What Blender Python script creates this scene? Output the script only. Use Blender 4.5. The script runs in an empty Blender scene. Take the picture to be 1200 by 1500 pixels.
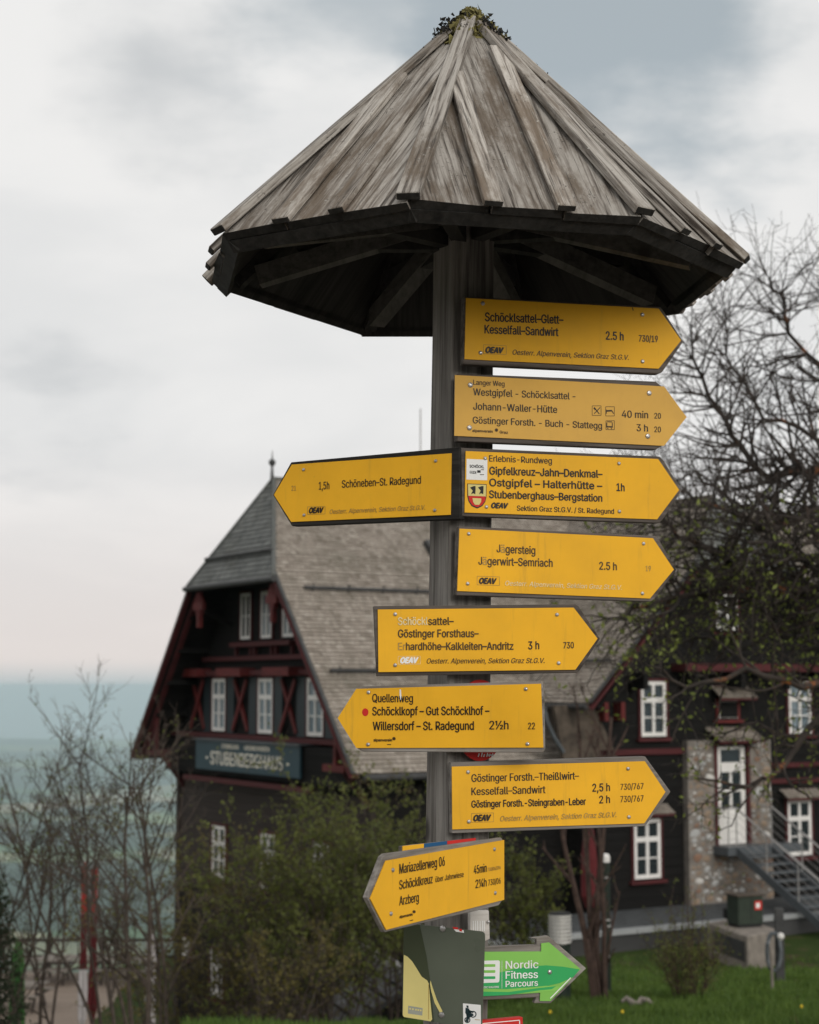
import bpy, bmesh, math, random
from mathutils import Vector, Matrix, noise
R = math.radians
random.seed(7)
scene = bpy.context.scene
COL = scene.collection

# ------------------------------------------------------------------ camera, world, sun, exposure
PITCH = math.atan(254 / 2500)
cam_d = bpy.data.cameras.new('camera')
cam = bpy.data.objects.new('camera', cam_d); COL.objects.link(cam)
cam.location = (0, 0, 1.6)
cam.rotation_euler = (math.pi / 2 + PITCH, 0, 0)
cam_d.sensor_fit = 'VERTICAL'; cam_d.sensor_height = 30; cam_d.lens = 50
cam_d.clip_start = .05; cam_d.clip_end = 120000
cam_d.dof.use_dof = True; cam_d.dof.focus_distance = 4.12; cam_d.dof.aperture_fstop = 4.6
cam_d.dof.aperture_blades = 7
scene.camera = cam

SUN_EL, SUN_AZ = 22, 152          # degrees; azimuth from +Y clockwise: behind the camera and to the right, glowing through cloud
world = bpy.data.worlds.new('World'); scene.world = world; world.use_nodes = True
nt = world.node_tree; nt.nodes.clear()
def N(t, **k):
    n = nt.nodes.new(t)
    for a, b in k.items(): setattr(n, a, b)
    return n
def L(a, b): nt.links.new(a, b)
wout = N('ShaderNodeOutputWorld')
sky = N('ShaderNodeTexSky', sky_type='NISHITA', sun_disc=False, sun_elevation=R(SUN_EL), sun_rotation=R(SUN_AZ), altitude=1400)
bg_sky = N('ShaderNodeBackground'); bg_sky.inputs[1].default_value = .09; L(sky.outputs[0], bg_sky.inputs[0])
tc = N('ShaderNodeTexCoord')
sep = N('ShaderNodeSeparateXYZ'); L(tc.outputs['Generated'], sep.inputs[0])
def M(op, a, b=None, c=None, clamp=False):
    n = N('ShaderNodeMath', operation=op, use_clamp=clamp)
    for i, v in enumerate((a, b, c)):
        if v is None: continue
        if isinstance(v, (int, float)): n.inputs[i].default_value = v
        else: L(v, n.inputs[i])
    return n.outputs[0]
zc = M('ADD', M('MAXIMUM', sep.outputs[2], 0), .28)
comb = N('ShaderNodeCombineXYZ'); L(M('DIVIDE', sep.outputs[0], zc), comb.inputs[0]); L(M('DIVIDE', sep.outputs[1], zc), comb.inputs[1])
mp = N('ShaderNodeMapping'); L(comb.outputs[0], mp.inputs[0]); mp.inputs['Scale'].default_value = (1, 1.1, 1); mp.inputs['Location'].default_value = (3.1, 1.7, 0)
n1 = N('ShaderNodeTexNoise'); L(mp.outputs[0], n1.inputs['Vector']); n1.inputs['Scale'].default_value = 1.7; n1.inputs['Detail'].default_value = 6; n1.inputs['Roughness'].default_value = .5; n1.inputs['Distortion'].default_value = .3
n2 = N('ShaderNodeTexNoise'); L(mp.outputs[0], n2.inputs['Vector']); n2.inputs['Scale'].default_value = 4.2; n2.inputs['Detail'].default_value = 7; n2.inputs['Roughness'].default_value = .55
# a rent in the clouds: a soft blob round one compass direction, edged by the noise
def blob(d, rad, soft, wob=.12):
    dv = Vector(d).normalized()
    vm = N('ShaderNodeVectorMath', operation='DISTANCE'); vm.inputs[1].default_value = dv
    nrm = N('ShaderNodeVectorMath', operation='NORMALIZE'); L(tc.outputs['Generated'], nrm.inputs[0]); L(nrm.outputs[0], vm.inputs[0])
    dd = M('ADD', vm.outputs['Value'], M('MULTIPLY', M('SUBTRACT', n2.outputs[0], .5), wob * 2.2))
    mr = N('ShaderNodeMapRange', interpolation_type='SMOOTHSTEP'); L(dd, mr.inputs[0])
    mr.inputs[1].default_value = rad - soft; mr.inputs[2].default_value = rad + soft; mr.inputs[3].default_value = 1; mr.inputs[4].default_value = 0
    return mr.outputs[0]
def sdir(px, py):
    x = (px - 600) / 2500; z = -(py - 750) / 2500; c, s = math.cos(PITCH), math.sin(PITCH)
    return (x, c - z * s, s + z * c)
gap = M('MAXIMUM', blob(sdir(720, 70), .055, .05), blob(sdir(930, -40), .09, .05))
gap = M('MAXIMUM', gap, M('MULTIPLY', blob(sdir(560, -60), .06, .06), .8))
dark = M('MAXIMUM', M('MULTIPLY', blob(sdir(210, 90), .035, .05, .1), .75), M('MULTIPLY', blob(sdir(60, 560), .02, .045, .12), .5))
ramp = N('ShaderNodeMapRange', interpolation_type='SMOOTHSTEP'); L(n1.outputs[0], ramp.inputs[0])
ramp.inputs[1].default_value = .38; ramp.inputs[2].default_value = .60
def mixc(f, a, b):
    n = N('ShaderNodeMix', data_type='RGBA')
    if isinstance(f, (int, float)): n.inputs[0].default_value = f
    else: L(f, n.inputs[0])
    for i, v in ((6, a), (7, b)):
        if isinstance(v, tuple): n.inputs[i].default_value = v + (1,)
        else: L(v, n.inputs[i])
    return n.outputs[2]
cloud = mixc(ramp.outputs[0], (.765, .77, .77), (.86, .855, .845))
low = N('ShaderNodeMapRange', interpolation_type='SMOOTHSTEP'); L(sep.outputs[2], low.inputs[0])
low.inputs[1].default_value = -.02; low.inputs[2].default_value = .16; low.inputs[3].default_value = 1; low.inputs[4].default_value = 0
cloud = mixc(low.outputs[0], cloud, (.76, .70, .67))
cloud = mixc(dark, cloud, (.50, .525, .545))
hz_b = N('ShaderNodeMapRange', interpolation_type='SMOOTHSTEP'); L(sep.outputs[2], hz_b.inputs[0])
hz_b.inputs[1].default_value = -.006; hz_b.inputs[2].default_value = .017; hz_b.inputs[3].default_value = 1; hz_b.inputs[4].default_value = 0
cloud = mixc(hz_b.outputs[0], cloud, (.45, .525, .545))
cloud = mixc(gap, cloud, (.45, .50, .52))
bg_c = N('ShaderNodeBackground'); bg_c.inputs[1].default_value = 1.0; L(cloud, bg_c.inputs[0])
mx = N('ShaderNodeMixShader'); L(M('SUBTRACT', 1, M('MULTIPLY', gap, .15)), mx.inputs[0]); L(bg_sky.outputs[0], mx.inputs[1]); L(bg_c.outputs[0], mx.inputs[2])
L(mx.outputs[0], wout.inputs[0])

sun_d = bpy.data.lights.new('sun', 'SUN'); sun_d.energy = 1.7; sun_d.angle = R(32); sun_d.color = (1, .96, .9)
sun = bpy.data.objects.new('sun', sun_d); COL.objects.link(sun)
az, el = R(SUN_AZ), R(SUN_EL)
sdv = Vector((math.sin(az) * math.cos(el), math.cos(az) * math.cos(el), math.sin(el)))
sun.rotation_euler = sdv.to_track_quat('Z', 'Y').to_euler()
sun.location = (0, -5, 30)
vs = scene.view_settings
scene.display_settings.display_device = 'sRGB'
vs.view_transform = 'Standard'; vs.look = 'None'; vs.exposure = 0; vs.gamma = 1; vs.use_curve_mapping = False
try:
    scene.cycles.volume_bounces = 4
    scene.cycles.max_bounces = 6
except Exception: pass

# ------------------------------------------------------------------ geometry of the photograph's camera
CP, SP = math.cos(PITCH), math.sin(PITCH)
CAM = Vector((0, 0, 1.6))
def ray(px, py):
    x = (px - 600) / 2500; z = -(py - 750) / 2500
    d = Vector((x, CP - z * SP, SP + z * CP)); return d / d.y
def at(px, py, Y): return CAM + ray(px, py) * Y
def at_z(px, py, z):
    d = ray(px, py); return CAM + d * ((z - 1.6) / d.z)

# ------------------------------------------------------------------ materials
def newmat(name):
    m = bpy.data.materials.new(name); m.use_nodes = True
    t = m.node_tree; b = t.nodes['Principled BSDF']
    return m, t, b
def nd(t, typ, **k):
    n = t.nodes.new(typ)
    for a, b in k.items(): setattr(n, a, b)
    return n
def coord(t, kind='Object', scale=(1, 1, 1), rnd=True):
    c = nd(t, 'ShaderNodeTexCoord')
    src = c.outputs[kind]
    if rnd:
        oi = nd(t, 'ShaderNodeObjectInfo'); mm = nd(t, 'ShaderNodeVectorMath', operation='MULTIPLY_ADD')
        cv = nd(t, 'ShaderNodeCombineXYZ')
        for i in range(3): t.links.new(oi.outputs['Random'], cv.inputs[i])
        t.links.new(cv.outputs[0], mm.inputs[0]); mm.inputs[1].default_value = (37, 23, 51); t.links.new(src, mm.inputs[2])
        src = mm.outputs[0]
    m = nd(t, 'ShaderNodeMapping'); m.inputs['Scale'].default_value = scale; t.links.new(src, m.inputs[0])
    return m.outputs[0]
def noi(t, v, sc, det=5, rough=.55, dist=0):
    n = nd(t, 'ShaderNodeTexNoise'); t.links.new(v, n.inputs['Vector'])
    n.inputs['Scale'].default_value = sc; n.inputs['Detail'].default_value = det; n.inputs['Roughness'].default_value = rough; n.inputs['Distortion'].default_value = dist
    return n.outputs[0]
def rampn(t, f, stops):
    r = nd(t, 'ShaderNodeValToRGB'); t.links.new(f, r.inputs[0])
    els = r.color_ramp.elements
    els[0].position = stops[0][0]; els[0].color = stops[0][1] + (1,)
    els[1].position = stops[-1][0]; els[1].color = stops[-1][1] + (1,)
    for p, c in stops[1:-1]:
        e = els.new(p); e.color = c + (1,)
    return r.outputs[0]
def mixn(t, f, a, b, mode='MIX'):
    n = nd(t, 'ShaderNodeMix', data_type='RGBA', blend_type=mode)
    if isinstance(f, (int, float)): n.inputs[0].default_value = f
    else: t.links.new(f, n.inputs[0])
    for i, v in ((6, a), (7, b)):
        if isinstance(v, tuple): n.inputs[i].default_value = v + (1,)
        else: t.links.new(v, n.inputs[i])
    return n.outputs[2]
def smooth(t, f, a, b, c=0., d=1.):
    n = nd(t, 'ShaderNodeMapRange', interpolation_type='SMOOTHSTEP'); t.links.new(f, n.inputs[0])
    for i, v in enumerate((a, b, c, d)): n.inputs[i + 1].default_value = v
    return n.outputs[0]
def bump(t, b, h, strength, dist=.01):
    n = nd(t, 'ShaderNodeBump'); n.inputs['Strength'].default_value = strength; n.inputs['Distance'].default_value = dist
    t.links.new(h, n.inputs['Height']); t.links.new(n.outputs[0], b.inputs['Normal'])
def simple(name, c, rough=.7, var=.25, scale=8, bmp=0, metal=0, spec=.3, stretch=(1, 1, 1)):
    m, t, b = newmat(name)
    v = coord(t, scale=stretch)
    f = noi(t, v, scale)
    lo = tuple(x * (1 - var) for x in c); hi = tuple(min(1, x * (1 + var)) for x in c)
    t.links.new(rampn(t, f, [(.3, lo), (.7, hi)]), b.inputs['Base Color'])
    b.inputs['Roughness'].default_value = rough; b.inputs['Metallic'].default_value = metal
    b.inputs['Specular IOR Level'].default_value = spec
    if bmp: bump(t, b, noi(t, v, scale * 3), bmp)
    return m
def wood(name, dark, mid, light, fine=90, bmp=.5, stains=.5, knots=True, rough=.85, tint=.12, kn=(6.5, .06, .17), ramp_=(.36, .46, .60), lich=False, gm=.45):
    """weathered timber, the grain along local Y"""
    m, t, b = newmat(name)
    v = coord(t, scale=(1, .045, 1)); v2 = coord(t, scale=(1, .3, 1)); v3 = coord(t, scale=(1, 1, 1))
    g = noi(t, v, fine, 6, .65, .25)
    g2 = noi(t, v, fine * .22, 4, .6, .35)
    mixf = nd(t, 'ShaderNodeMath', operation='MULTIPLY_ADD'); t.links.new(g2, mixf.inputs[0]); mixf.inputs[1].default_value = gm
    hm = nd(t, 'ShaderNodeMath', operation='MULTIPLY'); t.links.new(g, hm.inputs[0]); hm.inputs[1].default_value = 1 - gm
    t.links.new(hm.outputs[0], mixf.inputs[2]); gg = mixf.outputs[0]
    c = rampn(t, gg, [(ramp_[0], dark), (ramp_[1], mid), (ramp_[2], light)])
    # wear patches and brown lichen stains
    s = smooth(t, noi(t, v2, 7, 7, .75), .46, .66, 0, stains)
    c = mixn(t, s, c, tuple(x * .58 for x in mid[:1]) + (mid[1] * .5, mid[2] * .42), 'MIX')
    if knots:
        vo = nd(t, 'ShaderNodeTexVoronoi'); t.links.new(coord(t, scale=(1, .55, 1)), vo.inputs['Vector']); vo.inputs['Scale'].default_value = kn[0]
        kk = smooth(t, vo.outputs['Distance'], kn[1], kn[2], .85, 0)
        c = mixn(t, kk, c, (.03, .026, .022))
    if lich:       # fine drying cracks, grey-white lichen flecks and black spots
        ck = noi(t, coord(t, scale=(1, .02, 1)), 210, 3, .6, .3)
        c = mixn(t, smooth(t, ck, .60, .68, 0, .75), c, (.03, .026, .022))
        l1 = noi(t, coord(t), 95, 4, .7); l2 = noi(t, coord(t), 7, 3, .6)
        mlt = nd(t, 'ShaderNodeMath', operation='MULTIPLY'); t.links.new(smooth(t, l1, .58, .66, 0, .8), mlt.inputs[0]); t.links.new(smooth(t, l2, .45, .62), mlt.inputs[1])
        c = mixn(t, mlt.outputs[0], c, (.06, .052, .045))
        l3 = noi(t, coord(t), 60, 4, .7)
        c = mixn(t, smooth(t, l3, .66, .72, 0, .7), c, (.50, .49, .45))
    oi = nd(t, 'ShaderNodeObjectInfo')
    hs = nd(t, 'ShaderNodeHueSaturation'); hs.inputs['Saturation'].default_value = 1
    t.links.new(smooth(t, oi.outputs['Random'], 0, 1, 1 - tint, 1 + tint), hs.inputs['Value']); t.links.new(c, hs.inputs['Color'])
    t.links.new(hs.outputs[0], b.inputs['Base Color'])
    b.inputs['Roughness'].default_value = rough; b.inputs['Specular IOR Level'].default_value = .2
    if bmp: bump(t, b, gg, bmp, .004)
    return m
W_roof = wood('silver_weathered_wood', (.055, .047, .040), (.235, .21, .184), (.40, .372, .335), fine=95, bmp=1, stains=.9, tint=.2, kn=(4.6, .04, .13), ramp_=(.37, .46, .56), lich=True, gm=.15)
W_post = wood('grey_post_wood', (.04, .036, .032), (.15, .138, .125), (.28, .262, .24), fine=60, bmp=.8, stains=.3)
W_under = wood('dark_timber', (.010, .0095, .009), (.020, .019, .017), (.036, .034, .031), fine=60, bmp=.6, stains=.2)
W_brace = wood('greenish_brace_wood', (.035, .034, .03), (.065, .062, .055), (.10, .095, .085), fine=60, bmp=.5, stains=.2)
W_board = wood('brown_sign_wood', (.035, .03, .026), (.085, .072, .062), (.15, .13, .115), fine=70, bmp=.7, stains=.3, knots=False)
W_boardg = wood('grey_sign_wood', (.07, .062, .054), (.16, .145, .13), (.27, .25, .225), fine=70, bmp=.9, stains=.4, knots=False)
W_pale = wood('whitewashed_wood', (.3, .27, .24), (.46, .43, .39), (.6, .57, .53), fine=60, bmp=.5, stains=.3)

def paint(name, c, rough=.55, dirt=.25, dirtc=(.25, .16, .05), spec=.14, clr=0):
    m, t, b = newmat(name)
    v = coord(t); big = noi(t, v, 5, 4, .6); fine_ = noi(t, v, 60, 5, .7)
    col = rampn(t, big, [(.3, tuple(x * .88 for x in c)), (.7, tuple(min(1, x * 1.06) for x in c))])
    vs_ = coord(t, scale=(14, 14, 1.2))
    st = smooth(t, noi(t, vs_, 3, 5, .7), .55, .85, 0, dirt)
    col = mixn(t, st, col, dirtc)
    sp = smooth(t, fine_, .68, .78, 0, dirt * 1.4)
    col = mixn(t, sp, col, dirtc)
    t.links.new(col, b.inputs['Base Color'])
    t.links.new(smooth(t, big, .2, .8, rough - .08, rough + .12), b.inputs['Roughness'])
    b.inputs['Specular IOR Level'].default_value = spec
    bump(t, b, noi(t, v, 4, 2), .05, .01)
    return m
P_yellow = paint('yellow_enamel', (.79, .415, .024), dirt=.42)
P_ochre = paint('pale_ochre_enamel', (.66, .385, .085), dirt=.12)
P_green = paint('leaf_green_print', (.22, .50, .10), dirt=.08)
P_green2 = paint('deep_green_print', (.04, .36, .11), dirt=.08)
P_panel = paint('faded_olive_grey_print', (.095, .108, .082), dirt=.12, dirtc=(.05, .07, .05), rough=.3)
P_panel2 = paint('dark_olive_print', (.05, .06, .035), dirt=.1, dirtc=(.04, .05, .03), rough=.3)
P_straw = paint('straw_yellow_print', (.66, .57, .22), dirt=.15)
P_white = paint('white_print', (.78, .78, .76), dirt=.1, dirtc=(.45, .42, .38))
P_red = paint('signal_red_print', (.55, .03, .025), dirt=.15, dirtc=(.2, .03, .02))
P_blue = paint('blue_print', (.02, .09, .2), dirt=.1, dirtc=(.03, .05, .08))
INK = simple('black_brown_ink', (.022, .014, .008), .5, .2)
INK2 = simple('thin_brown_ink', (.065, .036, .010), .5, .3, 40)
INK3 = simple('faded_ink', (.36, .22, .05), .5, .3, 60)
INKW = simple('flaking_pale_ink', (.72, .58, .30), .6, .2, 60)
STEEL = simple('zinc_screw', (.42, .41, .4), .35, .2, metal=.8)

# house
H_black = simple('tarred_boards', (.010, .0095, .009), .85, .45, 3, .3, spec=.12, stretch=(1, 1, 6))
H_red = simple('oxblood_paint', (.062, .011, .012), .75, .3, 3)
H_redb = simple('bright_oxblood_paint', (.10, .013, .012), .7, .3, 3)
H_white = simple('white_window_paint', (.68, .66, .63), .5, .08, 4)
H_teal = simple('dark_teal_shutter', (.006, .015, .019), .5, .2, 4)
H_sign = simple('dark_teal_signboard', (.016, .045, .06), .5, .15, 3)
H_letter = simple('cream_lettering', (.88, .83, .72), .6, .1)
H_brown = simple('red_brown_boards', (.03, .021, .017), .75, .4, 2, .2, stretch=(1, 1, 5))
H_metal = simple('grey_steel', (.09, .10, .108), .5, .15, 5, metal=.2)
H_rail = simple('galvanised_rail', (.33, .32, .31), .45, .1, metal=.2)
H_lead = simple('dark_sheet_metal', (.045, .045, .045), .6, .3, 4)
H_moss = simple('mossy_brown_shingle', (.07, .055, .042), .9, .5, 4, .5)
mg, tg, bgl = newmat('window_glass'); bgl.inputs['Base Color'].default_value = (.02, .026, .03, 1); bgl.inputs['Roughness'].default_value = .08; bgl.inputs['Specular IOR Level'].default_value = .6
vg = coord(tg); bump(tg, bgl, noi(tg, vg, 1.5, 2), .12, .05)
GLASS = mg
mg2, tg2, bg2 = newmat('curtained_glass'); bg2.inputs['Roughness'].default_value = .15
tg2.links.new(rampn(tg2, noi(tg2, coord(tg2, scale=(9, 9, .5)), 2), [(.4, (.05, .075, .09)), (.6, (.22, .27, .3))]), bg2.inputs['Base Color'])
GLASSC = mg2
def shingle_mat(name, a, b_, c_):
    m, t, b = newmat(name)
    at_ = nd(t, 'ShaderNodeAttribute', attribute_name='tone')
    v = coord(t, rnd=False)
    k = rampn(t, at_.outputs['Fac'], [(0, a), (.5, b_), (1, c_)])
    s = smooth(t, noi(t, v, .55, 6, .65), .45, .75, 0, .45)
    k = mixn(t, s, k, (.09, .085, .06))
    t.links.new(k, b.inputs['Base Color']); b.inputs['Roughness'].default_value = .9; b.inputs['Specular IOR Level'].default_value = .15
    return m
S_brown = shingle_mat('silvered_larch_shingles', (.17, .145, .12), (.27, .235, .2), (.37, .335, .29))
S_grey = shingle_mat('grey_slate_shingles', (.11, .115, .11), (.16, .165, .16), (.22, .225, .215))
# vegetation
BARK = simple('grey_brown_bark', (.065, .05, .04), .9, .4, 12, .4)
BARKR = simple('red_brown_bark', (.06, .038, .03), .9, .4, 12, .4)
def lichen_bark():
    m, t, b = newmat('lichened_bark'); v = coord(t)
    c = rampn(t, noi(t, v, 9), [(.3, (.018, .014, .012)), (.7, (.05, .038, .03))])
    s = smooth(t, noi(t, v, 5, 5, .7), .56, .66, 0, .9)
    geo = nd(t, 'ShaderNodeAttribute', attribute_name='thick')
    mm = nd(t, 'ShaderNodeMath', operation='MULTIPLY'); t.links.new(s, mm.inputs[0]); t.links.new(geo.outputs['Fac'], mm.inputs[1])
    c = mixn(t, mm.outputs[0], c, (.30, .095, .02))
    t.links.new(c, b.inputs['Base Color']); b.inputs['Roughness'].default_value = .95
    return m
BARKL = lichen_bark()
def leafmat(name, a, b_):
    m, t, b = newmat(name); v = coord(t)
    t.links.new(rampn(t, noi(t, v, 2.2, 4, .7), [(.35, a), (.65, b_)]), b.inputs['Base Color'])
    b.inputs['Roughness'].default_value = .6; b.inputs['Specular IOR Level'].default_value = .2
    tr = nd(t, 'ShaderNodeBsdfTranslucent'); tr.inputs[0].default_value = b_ + (1,)
    ms = nd(t, 'ShaderNodeMixShader'); ms.inputs[0].default_value = .3
    out = t.nodes['Material Output']
    t.links.new(b.outputs[0], ms.inputs[1]); t.links.new(tr.outputs[0], ms.inputs[2]); t.links.new(ms.outputs[0], out.inputs[0])
    return m
LF_olive = leafmat('olive_leaf', (.06, .08, .018), (.15, .165, .04))
LF_bud = leafmat('fresh_bud_leaf', (.10, .13, .025), (.2, .23, .055))
LF_brown = leafmat('brown_budding_leaf', (.08, .072, .024), (.165, .14, .042))
LF_dark = leafmat('dark_conifer_leaf', (.012, .02, .01), (.03, .04, .02))
GRASS = leafmat('grass_blade', (.035, .075, .012), (.11, .17, .034))
_r = [n for n in GRASS.node_tree.nodes if n.type == 'VALTORGB'][0].color_ramp.elements.new(.29); _r.color = (.12, .10, .045, 1)
MOSS = simple('roof_moss', (.17, .15, .055), .95, .5, 20, .4)
MOSSD = simple('dark_lichen', (.018, .017, .014), .95, .4, 20, .4)
CONC = simple('concrete', (.2, .175, .15), .9, .25, 5, .3)
PAVE = simple('grey_paver', (.06, .064, .066), .85, .25, 3, .2)
KERB = simple('pale_kerb', (.27, .28, .28), .85, .15, 3, .2)
MORTAR = simple('brown_rubble_mortar', (.18, .16, .14), .95, .35, 3, .6)
STONES = [simple('stone_pale', (.5, .48, .45), .9, .25, 6, .3), simple('stone_grey', (.36, .36, .35), .9, .25, 6, .3), simple('stone_tan', (.24, .18, .13), .9, .3, 6, .3), simple('stone_rust', (.21, .125, .085), .9, .3, 6, .3)]
DECK = simple('beige_deck_board', (.23, .18, .14), .8, .2, 4, stretch=(1, 6, 1))
C_cabinet = simple('dark_green_cabinet_paint', (.022, .032, .022), .55, .2)
C_post = simple('dark_green_post_paint', (.012, .02, .014), .45, .2)
C_rib = simple('bright_ribbed_metal', (.66, .64, .61), .35, .12, metal=.3)
C_black = simple('matt_black', (.012, .012, .012), .6, .2)
F_red = simple('scarlet_cloth', (.36, .025, .018), .8, .2)
F_dred = simple('dark_red_cloth', (.085, .009, .011), .8, .2)
F_white = simple('off_white_cloth', (.45, .42, .42), .8, .15)
F_green = simple('green_cloth', (.035, .11, .025), .8, .2)

# ------------------------------------------------------------------ mesh helpers
class MB:
    def __init__(s): s.v = []; s.f = []; s.tone = []; s.sm = False
    def add(s, vs_, fs, tone=0.):
        o = len(s.v); s.v += [tuple(p) for p in vs_]; s.f += [tuple(i + o for i in f) for f in fs]; s.tone += [tone] * len(fs)
    def box(s, c, d, rot=None, tone=0.):
        x, y, z = (k / 2 for k in d); c = Vector(c)
        vs_ = [Vector((i * x, j * y, k * z)) for i in (-1, 1) for j in (-1, 1) for k in (-1, 1)]
        if rot is not None: vs_ = [rot @ p for p in vs_]
        s.add([p + c for p in vs_], [(0, 1, 3, 2), (4, 6, 7, 5), (0, 4, 5, 1), (2, 3, 7, 6), (0, 2, 6, 4), (1, 5, 7, 3)], tone); return s
    def mm(s, a, b): return s.box([(p + q) / 2 for p, q in zip(a, b)], [abs(q - p) for p, q in zip(a, b)])
    def beam(s, p, q, w, h, up=(0, 0, 1)):
        p, q = Vector(p), Vector(q); d = q - p; l = d.length; d.normalize()
        x = d.cross(Vector(up)).normalized(); z = x.cross(d)
        m = Matrix((x, d, z)).transposed(); return s.box((p + q) / 2, (w, l, h), m)
    def prism(s, pts, ext):
        n = len(pts); ext = Vector(ext); a = [Vector(p) for p in pts]; b = [p + ext for p in a]
        s.add(a + b, [tuple(range(n)), tuple(range(2 * n - 1, n - 1, -1))] + [(i, i + n, (i + 1) % n + n, (i + 1) % n) for i in range(n)]); return s
    def quad(s, a, b, c, d, tone=0.): s.add([a, b, c, d], [(0, 1, 2, 3)], tone); return s
    def tube(s, pts, rad, n=6, caps=True, tones=None):
        pts = [Vector(p) for p in pts]; o = len(s.v); k = len(pts)
        for i, p in enumerate(pts):
            d = (pts[min(i + 1, k - 1)] - pts[max(i - 1, 0)])
            if d.length < 1e-9: d = Vector((0, 0, 1))
            d.normalize(); a = d.cross(Vector((.13, .31, .94))); 
            if a.length < .05: a = d.cross(Vector((1, 0, 0)))
            a.normalize(); b = d.cross(a); r = rad[i] if isinstance(rad, (list, tuple)) else rad
            for j in range(n):
                t = 2 * math.pi * j / n; s.v.append(tuple(p + a * (r * math.cos(t)) + b * (r * math.sin(t))))
        for i in range(k - 1):
            tn = 0. if tones is None else tones[i]
            for j in range(n):
                s.f.append((o + i * n + j, o + i * n + (j + 1) % n, o + (i + 1) * n + (j + 1) % n, o + (i + 1) * n + j)); s.tone.append(tn)
        if caps:
            s.f.append(tuple(o + j for j in range(n - 1, -1, -1))); s.f.append(tuple(o + (k - 1) * n + j for j in range(n))); s.tone += [0., 0.]
        return s
    def lathe(s, prof, n=16, c=(0, 0, 0)):
        o = len(s.v); k = len(prof)
        for r, z in prof:
            for j in range(n):
                t = 2 * math.pi * j / n; s.v.append((c[0] + r * math.cos(t), c[1] + r * math.sin(t), c[2] + z))
        for i in range(k - 1):
            for j in range(n): s.f.append((o + i * n + j, o + i * n + (j + 1) % n, o + (i + 1) * n + (j + 1) % n, o + (i + 1) * n + j)); s.tone.append(0.)
        s.f.append(tuple(o + j for j in range(n - 1, -1, -1))); s.f.append(tuple(o + (k - 1) * n + j for j in range(n))); s.tone += [0., 0.]
        return s
    def mesh(s, name, mat, attr=None, smooth_=False):
        me = bpy.data.meshes.new(name); me.from_pydata(s.v, [], s.f)
        if mat: me.materials.append(mat)
        if attr:
            a = me.attributes.new(attr, 'FLOAT', 'FACE'); a.data.foreach_set('value', s.tone)
        if smooth_: me.polygons.foreach_set('use_smooth', [True] * len(me.polygons))
        me.update(); return me
    def build(s, name, mat, parent=None, attr=None, smooth_=False, bevel=0):
        o = bpy.data.objects.new(name, s.mesh(name, mat, attr, smooth_)); COL.objects.link(o); o.parent = parent
        if bevel:
            b = o.modifiers.new('bevel', 'BEVEL'); b.width = bevel; b.segments = 1; b.limit_method = 'ANGLE'
        return o
def tag(o, label=None, cat=None, group=None, kind=None):
    if label: o['label'] = label
    if cat: o['category'] = cat
    if group: o['group'] = group
    if kind: o['kind'] = kind
    return o
def thing(name, label, cat, loc=(0, 0, 0), rz=0, group=None):
    o = bpy.data.objects.new(name, None); COL.objects.link(o); o.location = loc; o.rotation_euler = (0, 0, rz)
    o.empty_display_size = .1
    return tag(o, label, cat, group)
def inst(name, me, parent, mat4):
    o = bpy.data.objects.new(name, me); COL.objects.link(o); o.parent = parent; o.matrix_local = mat4; return o
UNIT = {}
def ubox(name, mat):
    k = (name, mat.name)
    if k not in UNIT: UNIT[k] = MB().box((0, 0, 0), (1, 1, 1)).mesh(name, mat)
    return UNIT[k]
def part_box(name, mat, parent, a, b):
    """a box part sharing one unit mesh; a, b opposite corners"""
    c = [(p + q) / 2 for p, q in zip(a, b)]; d = [max(abs(q - p), 1e-4) for p, q in zip(a, b)]
    return inst(name, ubox(name, mat), parent, Matrix.Translation(c) @ Matrix.Diagonal(d + [1]))
_tx = {}
try:      # Blender's own interface font, which ships with it; its built-in font serves if it is not there
    FONT = bpy.data.fonts.load(bpy.utils.system_resource('DATAFILES') + '/fonts/Inter.woff2')
except Exception:
    FONT = None
from mathutils.geometry import interpolate_bezier, tessellate_polygon
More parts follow.
